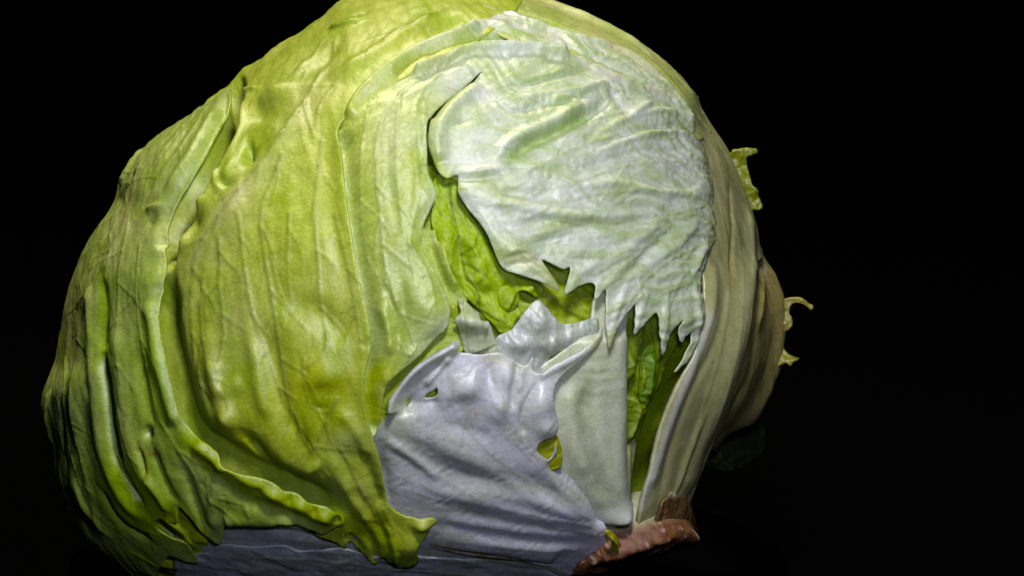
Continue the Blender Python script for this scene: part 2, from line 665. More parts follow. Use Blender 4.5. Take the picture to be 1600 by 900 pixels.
# ------------------------------------------------------------------ green leaves in the hollow
leaf('inner_leaf', [(640, 250), (700, 240), (760, 260), (810, 330), (900, 400), (960, 420), (970, 470), (905, 520), (800, 545), (740, 500), (650, 420)],
     M_INNER, -48, 3.5, base=(0.38, 0.48, 0.03),
     feats=[('r', [(850, 470), (900, 460), (950, 470)], 16, 8)],
     veins=[([(960, 470), (900, 450), (850, 440)], 2.6, .6), ([(940, 500), (900, 480), (870, 450)], 2.4, .6), ([(700, 300), (740, 380), (800, 430)], 2.6, .5)], branch=True, vein_col=(0.18, 0.24, 0.02),
     label='deep yellow green leaf at the back of the hollow', rough=(9, 30, 30), fine=(4, 10), seed=21)
leaf('inner_leaf', [(682, 262), (712, 262), (735, 318), (765, 365), (785, 398), (812, 425), (838, 440), (862, 448), (852, 462), (822, 452),
                    (812, 470), (826, 488), (815, 502), (806, 520), (790, 524), (778, 510), (760, 488), (738, 470), (722, 448),
                    (712, 420), (690, 380), (676, 340), (678, 300)],
     M_INNER, -34, 2.4, base=(0.42, 0.57, 0.05),
     feats=[('c', [(703, 285), (718, 350), (728, 410), (735, 432)], 14, 10, -6), ('b', 700, 370, 16, 40, 10, 8), ('b', 748, 385, 16, 45, -25, 9),
            ('b', 762, 440, 18, 12, 20, 9), ('b', 745, 460, 12, 20, -30, 7), ('b', 716, 438, 9, 12, 0, -14), ('b', 800, 460, 10, 20, 20, -10),
            ('c', [(735, 432), (750, 455), (757, 480), (780, 505)], 8, 8, -5), ('r', [(820, 448), (845, 452)], 10, 6), ('b', 790, 500, 20, 14, 30, 7)],
     veins=[([(703, 275), (714, 330), (726, 390), (736, 430)], 3, .7), ([(736, 430), (752, 452), (756, 482)], 2.4, .8), ([(752, 440), (765, 428), (768, 418)], 2.2, .7),
            ([(755, 480), (775, 495), (795, 505)], 2.2, .7), ([(726, 390), (745, 380), (750, 360)], 2, .5)],
     vein_col=(0.13, 0.20, 0.03), label='bright green wrinkled leaf in the hollow', rough=(6, 24, 60), fine=(3.5, 9), branch=True, seed=22)
leaf('inner_leaf', [(652, 335), (668, 352), (685, 352), (698, 385), (708, 420), (722, 442), (735, 468), (716, 480), (692, 470), (660, 420)],
     M_INNER, -30, 2.6, base=(0.46, 0.58, 0.11),
     feats=[('r', [(690, 365), (702, 410), (720, 455)], 9, 8), ('r', [(672, 370), (688, 420), (705, 455)], 8, -4)],
     veins=[([(676, 358), (690, 400), (705, 440)], 2.4, .5)], label='pale green leaf strip beside the fold', rough=(3, 25, 60), seed=23)
leaf('inner_leaf', [(788, 450), (800, 443), (818, 450), (822, 468), (812, 486), (800, 492), (790, 480)],
     M_INNER, -36, 2.4, base=(0.40, 0.52, 0.05),
     feats=[('c', [(815, 448), (806, 470), (798, 490)], 7, 5, 9), ('b', 797, 465, 7, 14, 20, 6)],
     label='small curled green leaf tip in the hollow', rough=(2, 15, 0), seed=24)
leaf('inner_leaf', [(700, 462), (712, 455), (730, 470), (742, 505), (720, 530), (700, 505)],
     M_INNER, -34, 2.6, base=(0.40, 0.50, 0.06), feats=[('b', 712, 480, 8, 14, 0, 6)], label='green leaf fold beside the striped one', rough=(3, 15, 0), seed=25)
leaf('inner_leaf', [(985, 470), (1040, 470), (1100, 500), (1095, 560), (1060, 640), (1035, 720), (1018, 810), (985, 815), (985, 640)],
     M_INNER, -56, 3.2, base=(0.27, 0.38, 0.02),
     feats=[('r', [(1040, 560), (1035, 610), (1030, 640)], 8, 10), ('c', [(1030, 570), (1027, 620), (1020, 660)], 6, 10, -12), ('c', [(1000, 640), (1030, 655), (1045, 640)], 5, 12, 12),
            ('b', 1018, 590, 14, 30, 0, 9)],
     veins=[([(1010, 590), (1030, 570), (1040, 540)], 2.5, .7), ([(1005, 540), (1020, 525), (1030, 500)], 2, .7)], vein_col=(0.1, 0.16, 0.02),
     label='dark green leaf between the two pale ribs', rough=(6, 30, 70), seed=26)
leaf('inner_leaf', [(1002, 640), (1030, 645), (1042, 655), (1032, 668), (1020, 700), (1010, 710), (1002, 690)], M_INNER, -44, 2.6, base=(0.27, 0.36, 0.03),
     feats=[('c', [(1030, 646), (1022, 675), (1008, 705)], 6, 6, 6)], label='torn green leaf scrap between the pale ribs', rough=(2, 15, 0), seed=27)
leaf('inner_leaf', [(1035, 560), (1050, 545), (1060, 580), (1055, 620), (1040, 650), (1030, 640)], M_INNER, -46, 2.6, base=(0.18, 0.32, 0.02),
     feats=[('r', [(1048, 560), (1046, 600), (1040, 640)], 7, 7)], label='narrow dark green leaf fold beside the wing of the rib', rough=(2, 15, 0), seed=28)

leaf('inner_leaf', [(572, 700), (578, 645), (600, 600), (640, 560), (690, 520), (715, 510), (735, 540), (700, 575), (650, 620), (625, 670), (600, 700)],
     M_INNER, -28, 2.8, base=(0.46, 0.56, 0.08), feats=[('r', [(600, 660), (630, 600), (690, 545)], 10, 6)], label='yellow green leaf edge under the strip beside the torn leaf', rough=(2, 20, 0), seed=29)

leaf('inner_leaf', [(648, 640), (655, 605), (690, 592), (705, 615), (695, 640)], M_INNER, -38, 2.8, base=(0.52, 0.60, 0.06), label='yellow green leaf showing through the small hole', rough=(2, 20, 0), seed=35)

leaf('inner_rib', [(996, 690), (1012, 700), (1026, 705), (1022, 745), (1016, 800), (1012, 835), (996, 835), (994, 760)], M_RIB, -46, 3.0, base=(0.42, 0.42, 0.20), thick=0.0008,
     feats=[('r', [(1012, 705), (1010, 770), (1006, 830)], 8, 5)], label='narrow olive rib at the foot of the gap', rough=(1, 30, 80), fine=(.4, 10), tint=.04, seed=37)

# ------------------------------------------------------------------ upright pale midrib in the middle
leaf('inner_rib', [(845, 640), (850, 590), (885, 560), (935, 510), (950, 460), (990, 450), (1003, 480), (998, 520), (1001, 580), (1005, 640), (1003, 720), (1004, 790), (1010, 835),
                   (975, 862), (935, 835), (880, 780), (850, 720)],
     M_RIB, -34, 3.4, base=(0.60, 0.64, 0.47), thick=0.0011,
     feats=[('r', [(940, 520), (945, 620), (955, 730), (975, 830)], 48, 12, .05), ('r', [(978, 520), (984, 620), (982, 730), (985, 830)], 22, 7, .05), ('r', [(925, 600), (932, 690), (945, 750), (960, 800)], 14, -7),
            ('r', [(900, 600), (905, 690), (930, 760)], 18, 6), ('r', [(1002, 560), (1004, 700), (1004, 800)], 6, -10, .05), ('b', 980, 820, 30, 25, 0, 10)],
     cols=specks(880, 600, 1000, 840, 8) + [('s', [(925, 600), (932, 690), (945, 750), (958, 800)], 12, (0.42, 0.45, 0.26), .5), ('b', 985, 815, 40, 40, 0, (0.80, 0.80, 0.76), .8), ('b', 950, 560, 50, 40, 0, (0.62, 0.66, 0.45), .5)],
     label='smooth pale upright midrib in the middle of the gap', rough=(1.6, 50, 90), fine=(0.5, 12), tint=.04, seed=31,
     hfun=lambda E: 0.7 * np.sin(E[:, 1] / 3.4 + noise(E[:, 0] / 25, E[:, 1] / 25) * 3) * np.exp(-((E[:, 1] - to_E([(960, 590)])[0, 1]) / 55) ** 2) * np.exp(-((E[:, 0] - to_E([(945, 590)])[0, 0]) / 28) ** 2))
leaf('inner_leaf', [(832, 700), (845, 685), (870, 680), (884, 700), (884, 738), (862, 745), (838, 730)], M_INNER, -20, 2.6, base=(0.42, 0.46, 0.03), label='yellow green leaf scrap behind the notch of the torn leaf', rough=(2, 20, 0), seed=36)
leaf('torn_leaf_piece', [(770, 560), (785, 528), (800, 522), (815, 508), (828, 488), (840, 473), (851, 467), (862, 476), (872, 490), (886, 506), (905, 507), (925, 502), (948, 497),
                         (950, 520), (925, 550), (890, 580), (845, 600), (800, 590)],
     M_TORN, -30, 2.8, base=(0.66, 0.70, 0.60),
     feats=[('b', 850, 505, 25, 28, 0, 9), ('r', [(800, 540), (850, 545), (900, 530), (945, 510)], 14, 5), ('b', 880, 570, 25, 12, -30, -10), ('b', 815, 540, 20, 15, 0, 5)],
     cols=[('b', 870, 540, 40, 25, 0, (0.58, 0.62, 0.48), .5)], label='ragged white torn leaf piece standing in the gap', rough=(3, 18, 70), fine=(1.8, 7), tint=.04, seed=32, thick=0.00028, fan=(900, 800, 14, 3.0, 0.5, (0.44, 0.48, 0.32)))

# ------------------------------------------------------------------ pale leaves under the head
leaf('bottom_leaf', [(290, 800), (420, 800), (560, 820), (680, 845), (760, 872), (890, 905), (900, 960), (760, 1010), (560, 1030), (380, 1010), (270, 940)],
     M_WHITE, -11, 4.5, base=(0.40, 0.41, 0.38), feats=[('r', [(370, 822), (450, 838), (560, 858)], 5, -4), ('b', 780, 890, 150, 90, 8, -6)],
     veins=[([(880, 900), (700, 880), (540, 852), (400, 828)], 4, .5), ([(880, 905), (650, 880), (450, 850)], 3, .4)],
     label='greyish white bottom leaf under the head', rough=(2.5, 30, 10), tint=.04, seed=41)
leaf('bottom_leaf', [(270, 880), (320, 868), (345, 855), (400, 860), (440, 858), (470, 866), (530, 862), (580, 874), (625, 872), (690, 882), (780, 892), (880, 915), (880, 970), (700, 1030), (480, 1030), (300, 960)],
     M_WHITE, -5, 4.0, base=(0.42, 0.45, 0.43), feats=[('b', 790, 900, 150, 90, 8, -9)],
     veins=[([(860, 930), (650, 900), (500, 880), (380, 875)], 3, .5), ([(380, 900), (400, 880), (412, 868)], 2, .4)],
     label='lowest bluish white leaf along the bottom edge', rough=(2.5, 25, 10), fine=(1.4, 9), tint=.04, seed=42)

# ------------------------------------------------------------------ torn white leaf in front, from the stem
FAN = [(940, 838), (800, 806), (690, 790), (600, 780)]
leaf('torn_leaf', [(958, 862), (930, 880), (893, 912), (860, 897), (800, 886), (745, 879), (700, 871), (655, 864), (620, 856), (592, 830), (582, 760), (572, 700), (590, 674),
                   (604, 650), (606, 628), (622, 605), (645, 576), (672, 556), (700, 540), (713, 532), (721, 540), (716, 551), (730, 553), (755, 556), (785, 553),
                   (800, 562), (826, 574), (838, 559), (836, 578), (846, 586), (866, 573), (890, 561), (912, 549), (930, 535), (947, 512), (946, 530), (934, 550), (905, 573),
                   (880, 594), (869, 612), (868, 632), (875, 656), (877, 676), (870, 686), (857, 691), (846, 700), (843, 709), (852, 720), (866, 726), (871, 716), (874, 698), (876, 716), (877, 735),
                   (890, 750), (912, 768), (927, 778), (931, 772), (934, 790), (950, 822)],
     M_TORN, -14, 2.8, base=(0.80, 0.80, 0.76), holes=[[(663, 628), (668, 620), (676, 616), (683, 609), (685, 617), (676, 627)]],
     fs=1.25, feats=[('e', [(877, 735), (890, 750), (912, 768), (930, 785), (948, 820)], 15, -12), ('r', [(880, 880), (780, 866), (680, 850)], 34, 5, .1), ('b', 592, 750, 16, 70, -8, -14), ('r', [(955, 840), (850, 790), (740, 730), (650, 690)], 15, 3.5, .35), ('r', [(950, 842), (840, 815), (720, 785), (630, 760)], 14, 4, .35), ('r', [(948, 850), (840, 840), (720, 822), (650, 812)], 12, 3.5, .35), ('r', [(930, 868), (830, 862), (740, 850)], 10, 3, .35), ('r', [(935, 815), (890, 780), (860, 750)], 11, 3), ('r', [(940, 825), (850, 795), (760, 780), (700, 778)], 16, 3),
            ('r', [(915, 790), (820, 765), (700, 745), (610, 700)], 22, -5),
            ('r', [(900, 880), (800, 866), (700, 850)], 16, 1.5), ('r', [(880, 895), (760, 877), (660, 862)], 6, -3),
            ('r', [(608, 652), (612, 628), (645, 582), (690, 552), (716, 538)], 10, 16, .05), ('r', [(628, 650), (650, 625), (668, 590), (705, 560)], 10, -7),
            ('r', [(660, 610), (685, 580), (708, 556)], 6, 9), ('b', 646, 640, 18, 12, -10, -6), ('c', [(622, 655), (650, 640), (690, 632)], 18, 7, -6),
            ('b', 850, 632, 26, 34, 10, 15), ('b', 858, 672, 18, 18, 0, 8), ('b', 785, 640, 24, 26, 0, 10), ('b', 740, 605, 28, 24, 0, 9), ('b', 800, 590, 16, 22, 0, 6), ('b', 765, 590, 12, 26, 10, -6), ('b', 712, 618, 26, 16, -10, 5),
            ('r', [(690, 675), (715, 672), (745, 684), (775, 690)], 12, -2),
            ('r', [(815, 560), (805, 610), (800, 650)], 7, -6), ('r', [(845, 596), (820, 650), (825, 690)], 6, -6),
            ('r', [(842, 590), (880, 572), (925, 545), (946, 516)], 9, 6, .1),
            ('b', 700, 700, 60, 20, 25, 4), ('r', [(600, 690), (650, 725), (690, 760)], 9, 5)],
     veins=[([(930, 820), (800, 740), (720, 660), (690, 590)], 3, .3), ([(925, 800), (850, 730), (790, 650), (770, 570)], 3, .35), ([(880, 745), (830, 690), (815, 620), (810, 575)], 3, .35),
            ([(920, 790), (840, 730), (800, 680), (750, 580)], 3, .3), ([(700, 640), (715, 600), (735, 565)], 2.4, .4), ([(790, 640), (780, 600), (775, 560)], 2.4, .4), ([(720, 700), (735, 640), (745, 570)], 2.4, .35),
            ([(930, 830), (760, 790), (600, 700)], 3, .3), ([(940, 845), (780, 815), (620, 770)], 4, .3)],
     vein_col=(0.45, 0.50, 0.30), vein_h=0.8,
     cols=specks(650, 760, 930, 870, 22) + [('b', 870, 830, 110, 50, 10, (0.80, 0.79, 0.80), .75), ('b', 660, 720, 90, 50, 30, (0.50, 0.55, 0.38), .55), ('s', [(915, 790), (820, 765), (700, 745)], 12, (0.46, 0.49, 0.32), .45),
           ('s', [(930, 842), (800, 822), (660, 802)], 6, (0.5, 0.52, 0.38), .4), ('s', [(676, 862), (700, 868), (735, 872), (760, 878)], 6, (0.36, 0.15, 0.04), .95), ('s', [(690, 852), (720, 862)], 9, (0.5, 0.30, 0.18), .5),
           ('s', [(745, 877), (790, 884), (830, 893)], 4, (0.34, 0.25, 0.06), .8), ('b', 832, 811, 11, 5, 0, (0.50, 0.34, 0.18), .7), ('b', 746, 652, 5, 4, 20, (0.4, 0.22, 0.08), .8), ('b', 705, 843, 6, 3, 0, (0.5, 0.28, 0.2), .6),
           ('s', [(618, 640), (600, 665), (640, 660)], 12, (0.66, 0.70, 0.40), .6), ('s', [(760, 560), (800, 568), (830, 580)], 8, CREAM, .5), ('b', 935, 535, 14, 20, 30, (0.5, 0.52, 0.14), .7),
           ('b', 625, 640, 14, 20, 0, (0.62, 0.66, 0.35), .5)],
     thick=0.00030, label='torn bluish white leaf spreading from the stem in front', rough=(1.3, 50, 20), fine=(0.4, 9), tint=.04, seed=33, fan=(985, 870, 13, 1.0, 0.5, (0.50, 0.53, 0.38)),
     hfun=lambda E: 0.5 * np.sin((E[:, 0] * 0.7 + E[:, 1] * 0.7) / 2.6 + 3 * noise(E[:, 0] / 20, E[:, 1] / 20, 3)) * sstep(0.0, 0.35, noise(E[:, 0] / 60 + E[:, 1] / 70, E[:, 0] / 90 - E[:, 1] / 16, 8)))
leaf('folded_leaf_tip', [(722, 462), (730, 468), (738, 478), (748, 486), (753, 490), (752, 500), (766, 503), (774, 515), (780, 532), (790, 556), (770, 562), (735, 560), (728, 545), (722, 528), (716, 510), (710, 502), (714, 496), (722, 486), (718, 472)],
     M_WHITE, -30, 2.0, base=(0.62, 0.66, 0.44),
     feats=[('r', [(708, 500), (735, 503), (768, 508)], 16, 14, .02), ('r', [(724, 465), (738, 500), (756, 552)], 20, 9, .02), ('b', 728, 480, 7, 12, 0, -3)],
     veins=[([(724, 470), (730, 505), (738, 550)], 2, .65), ([(730, 475), (744, 508), (755, 552)], 2, .65), ([(740, 485), (757, 510), (770, 552)], 2, .65), ([(722, 490), (722, 510), (728, 535)], 2, .5)],
     cols=[('s', [(710, 502), (740, 505), (768, 508)], 5, (0.8, 0.8, 0.66), .7), ('b', 725, 475, 12, 12, 0, (0.5, 0.58, 0.2), .7)], vein_col=(0.40, 0.46, 0.24),
     label='folded pale leaf tip with dark stripes above the torn leaf', rough=(1, 16, 0), fine=(.5, 8), tint=.03, seed=34, thick=0.00028)

# ------------------------------------------------------------------ leaves at the right, behind the rib
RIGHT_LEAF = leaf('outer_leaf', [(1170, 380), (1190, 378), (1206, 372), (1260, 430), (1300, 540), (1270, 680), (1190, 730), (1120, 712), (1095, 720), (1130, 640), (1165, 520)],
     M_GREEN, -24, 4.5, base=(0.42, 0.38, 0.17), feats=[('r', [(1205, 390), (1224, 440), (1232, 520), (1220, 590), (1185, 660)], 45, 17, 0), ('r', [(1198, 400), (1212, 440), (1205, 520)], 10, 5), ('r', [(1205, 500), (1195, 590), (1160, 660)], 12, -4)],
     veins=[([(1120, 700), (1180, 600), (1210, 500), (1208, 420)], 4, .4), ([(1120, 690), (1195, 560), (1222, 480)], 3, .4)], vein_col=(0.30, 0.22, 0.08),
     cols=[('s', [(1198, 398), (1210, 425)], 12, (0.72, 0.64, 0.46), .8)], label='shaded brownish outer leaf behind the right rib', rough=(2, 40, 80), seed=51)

# ------------------------------------------------------------------ leaf with the thick rib on the right
leaf('rib_leaf', [(1050, 850), (1089, 838), (1086, 805), (1096, 768), (1118, 715), (1146, 655), (1168, 590), (1184, 515), (1193, 445), (1194, 405), (1215, 380), (1232, 320), (1205, 235), (1140, 130), (1085, 150),
                  (1060, 240), (1075, 330), (1098, 390), (1108, 440), (1104, 490), (1094, 545), (1072, 592), (1050, 642), (1034, 692), (1022, 742), (1012, 790), (1005, 838), (1020, 850)],
     M_RIB, -11, 3.8, base=(0.40, 0.40, 0.20), thick=0.0011, fs=0.75,
     feats=[('r', [(1108, 180), (1142, 235), (1166, 288), (1186, 345), (1195, 396)], 42, 9, 0), ('r', [(1180, 330), (1180, 430), (1160, 540), (1128, 640), (1095, 720), (1075, 790)], 30, 12, .08),
            ('r', [(1142, 440), (1140, 480), (1122, 545), (1095, 600), (1070, 660), (1052, 720), (1040, 780)], 9, -3, .08),
            ('r', [(1122, 400), (1124, 460), (1106, 530), (1074, 610), (1045, 690), (1022, 770)], 14, 6, .06), ('b', 1118, 460, 13, 40, 8, 4),
            ('r', [(1150, 280), (1155, 360), (1150, 440)], 7, -5), ('r', [(1112, 640), (1080, 720), (1062, 780)], 7, 4), ('r', [(1192, 420), (1185, 515), (1146, 655), (1097, 768)], 8, -9, .05)],
     veins=[([(1070, 800), (1120, 670), (1160, 520), (1165, 380), (1130, 240)], 4, .12), ([(1055, 800), (1100, 660), (1140, 520), (1148, 400), (1120, 240)], 4, .12), ([(1085, 790), (1140, 650), (1175, 520), (1180, 400)], 4, .15)],
     vein_col=(0.42, 0.40, 0.16),
     cols=specks(1030, 500, 1170, 780, 14) + [('s', [(1145, 270), (1150, 350), (1150, 440)], 18, (0.38, 0.34, 0.13), .7), ('s', [(1175, 320), (1182, 430)], 9, (0.60, 0.60, 0.36), .6), ('s', [(1115, 500), (1075, 610), (1035, 720), (1012, 800)], 13, (0.66, 0.68, 0.58), .75),
           ('s', [(1062, 690), (1075, 720)], 8, (0.42, 0.36, 0.1), .4), ('b', 1075, 790, 18, 12, 0, (0.4, 0.38, 0.08), .5), ('s', [(1055, 782), (1090, 755)], 4, (0.42, 0.40, 0.06), .7),
           ('b', 1087, 725, 4, 8, 20, (0.36, 0.18, 0.08), .7), ('b', 1070, 737, 2.5, 2.5, 0, BROWN, .8), ('b', 1123, 568, 3, 2.5, 0, BROWN, .8), ('b', 1156, 540, 2.5, 2.5, 0, BROWN, .7), ('b', 1120, 408, 5, 8, 0, (.16, .16, .03), .7)],
     label='leaf with thick olive cream rib curving up the right side', rough=(1.8, 60, 80), fine=(0.5, 14), tint=.05, seed=52)

# ------------------------------------------------------------------ green left leaf
A_EDGE = [(526, 196), (530, 230), (536, 280), (544, 340), (554, 400), (565, 457), (575, 497), (579, 539), (571, 582), (569, 610), (574, 650), (583, 683), (595, 730), (600, 770), (607, 794), (630, 809), (652, 811)]
leaf('outer_leaf', [(526, 198), (545, 172), (590, 140), (680, 90), (760, 50), (800, 20), (830, -40), (760, -110), (600, -120), (450, -30), (330, 60), (270, 150), (225, 250), (200, 350), (190, 450), (200, 580), (230, 680), (290, 750), (370, 810),
                    (418, 826), (455, 836), (485, 842), (510, 848), (525, 853), (538, 864), (543, 852), (560, 864), (574, 876), (586, 886), (592, 881), (599, 872), (608, 881), (620, 889), (637, 886), (655, 875), (651, 857), (659, 844), (670, 836), (672, 826), (684, 818),
                    (672, 811)] + A_EDGE[::-1][0:-1],
     M_GREEN, -6, 3.6, base=(0.47, 0.57, 0.16),
     feats=[('g', [(372, 120), (362, 165), (352, 207), (330, 250), (306, 293), (283, 332), (268, 362), (260, 400), (258, 425)], 10, 60, -85, .15), ('r', [(376, 150), (366, 190), (349, 236), (322, 287), (299, 326)], 12, 4, .1), ('r', [(340, 135), (400, 85), (470, 35), (545, -12), (620, -35)], 70, 7, 0), ('b', 380, 108, 30, 20, -30, 4),
            ('g', [(246, 420), (247, 470), (254, 520), (266, 580), (281, 640), (305, 682), (345, 712), (385, 738), (440, 762), (500, 790), (540, 815)], 28, 110, -26, .12),
            ('b', 432, 142, 46, 24, -8, 13), ('b', 400, 175, 34, 22, -30, -9), ('b', 418, 200, 24, 20, 0, 6), ('b', 386, 240, 9, 22, -12, -15), ('b', 356, 262, 15, 30, 15, 8), ('r', [(334, 262), (336, 285), (344, 296)], 7, 5, .1),
            ('b', 350, 285, 16, 10, 0, -7), ('b', 306, 312, 17, 12, 10, 7), ('b', 296, 345, 20, 20, 0, -7), ('b', 282, 375, 12, 16, 0, 5), ('r', [(358, 150), (372, 140), (400, 132)], 6, 6),
            ('r', [(478, 140), (425, 235), (370, 300), (310, 385), (290, 440)], 24, 7), ('b', 505, 85, 16, 40, 35, -8), ('b', 470, 100, 10, 30, 30, 5), ('r', [(515, 35), (545, 22), (568, 15)], 6, -10), ('r', [(508, 38), (540, 34), (570, 24)], 5, 6), ('r', [(500, 130), (580, 80), (660, 30), (700, 10)], 16, 7), ('r', [(660, 48), (700, 32), (735, 22)], 14, -9),
            ('r', A_EDGE[:8], 18, 3, .04), ('r', A_EDGE[7:14], 16, 4, .05), ('r', [(500, 190), (512, 300), (528, 400), (545, 470)], 18, -4),
            ('r', [(440, 465), (500, 495), (555, 525)], 24, -8), ('b', 500, 590, 44, 34, -15, 8), ('c', [(474, 565), (473, 605), (490, 640), (520, 640)], 12, 8, -3), ('b', 505, 612, 26, 14, 0, -3),
            ('r', [(400, 500), (420, 560), (440, 640), (470, 700)], 16, -7), ('r', [(390, 520), (402, 600), (420, 660)], 12, 5), ('b', 355, 655, 16, 18, 20, 9), ('r', [(330, 560), (340, 610), (380, 590)], 14, 5), ('b', 390, 700, 40, 20, 40, -9), ('r', [(385, 690), (405, 720), (415, 735)], 9, -4), ('r', [(370, 690), (390, 715), (402, 735)], 8, 3),
            ('r', [(320, 500), (326, 570), (345, 640), (360, 690)], 14, 6), ('b', 545, 685, 30, 22, -20, 4), ('r', [(510, 700), (525, 740), (560, 790), (590, 830)], 14, 7), ('b', 485, 735, 22, 10, -40, 8), ('b', 470, 700, 18, 26, 0, -6),
            ('r', [(545, 760), (575, 800), (610, 850)], 10, -6), ('r', [(560, 700), (580, 750), (600, 800)], 10, -5), ('r', [(600, 820), (615, 850), (620, 885)], 8, 6), ('r', [(570, 830), (585, 860), (588, 884)], 7, -5), ('b', 660, 820, 16, 12, 0, 14), ('b', 640, 850, 20, 18, 0, 6), ('r', [(540, 840), (560, 858)], 8, -5),
            ('r', [(530, 640), (560, 680), (575, 720)], 10, 4), ('b', 255, 460, 30, 60, 0, -6), ('b', 640, 860, 60, 50, 0, 10)],
     veins=[([(500, 110), (470, 165), (425, 235), (370, 305), (310, 390), (296, 460), (300, 560), (320, 640)], 4.5, .5), ([(440, 240), (405, 330), (414, 420), (428, 500), (440, 590), (455, 650), (500, 715)], 3.2, .5),
            ([(500, 215), (490, 320), (497, 430), (500, 490), (518, 550)], 3, .5), ([(370, 330), (380, 420), (395, 500), (420, 580), (445, 645)], 3, .45), ([(520, 330), (545, 430), (560, 520), (566, 560)], 2.6, .4),
            ([(340, 370), (340, 440), (346, 520), (337, 590), (350, 640)], 3, .4), ([(450, 330), (448, 420), (452, 490)], 2.4, .35), ([(474, 560), (473, 600), (487, 640), (515, 645), (525, 620)], 2, .45), ([(475, 575), (500, 560), (512, 530)], 2, .4),
            ([(525, 625), (505, 670), (480, 720), (455, 760)], 3, .45), ([(460, 650), (470, 690), (486, 712)], 2.6, .4), ([(505, 715), (500, 760)], 2, .35), ([(530, 700), (560, 760), (600, 840)], 2.6, .35), ([(600, 800), (620, 840), (640, 870)], 2.2, .35),
            ([(560, 790), (575, 830), (586, 870)], 2.2, .4), ([(700, 10), (600, 60), (520, 130), (480, 190)], 3.5, .4), ([(500, 60), (478, 100), (470, 125)], 2.4, .35), ([(520, 60), (505, 110)], 2.4, .35), ([(315, 430), (310, 500), (330, 580), (360, 640)], 2.6, .35), ([(420, 400), (440, 470), (480, 520)], 2, .3), ([(600, 60), (640, 40), (720, 30)], 2, .3)],
     vein_col=(0.24, 0.29, 0.11),
     cols=[('b', 360, 470, 50, 120, 0, (0.54, 0.60, 0.26), .5), ('s', [(500, 110), (425, 235), (340, 350), (300, 430)], 34, (0.56, 0.58, 0.28), .6), ('b', 400, 200, 50, 70, 20, (0.36, 0.48, 0.10), .7), ('b', 490, 90, 60, 50, -30, (0.40, 0.50, 0.15), .6), ('b', 290, 350, 40, 40, 0, (0.38, 0.48, 0.12), .6),
           ('b', 460, 440, 90, 110, 0, (0.55, 0.64, 0.17), .5), ('b', 300, 560, 50, 120, 0, (0.40, 0.47, 0.10), .5), ('b', 540, 690, 40, 24, -20, (0.68, 0.70, 0.45), .6), ('b', 520, 740, 20, 40, 0, (0.64, 0.68, 0.30), .5), ('b', 590, 830, 70, 50, 0, (0.44, 0.55, 0.06), .6),
           ('b', 370, 700, 60, 40, 40, (0.40, 0.53, 0.05), .6), ('b', 480, 650, 110, 90, 0, (0.50, 0.60, 0.09), .6), ('b', 620, 60, 60, 30, -30, (0.52, 0.56, 0.18), .5), ('b', 525, 733, 2.5, 2.0, 0, (0.1, 0.07, 0.02), .9), ('b', 500, 595, 45, 40, 0, (0.50, 0.56, 0.05), .5)],
     label='large yellow green outer leaf over the left front', rough=(3.2, 60, 80), fine=(0.8, 13), tint=.10, seed=61, branch=True, fs=1.25, fan=(640, -420, 30, 1.2, 0.4, (0.37, 0.48, 0.09)))

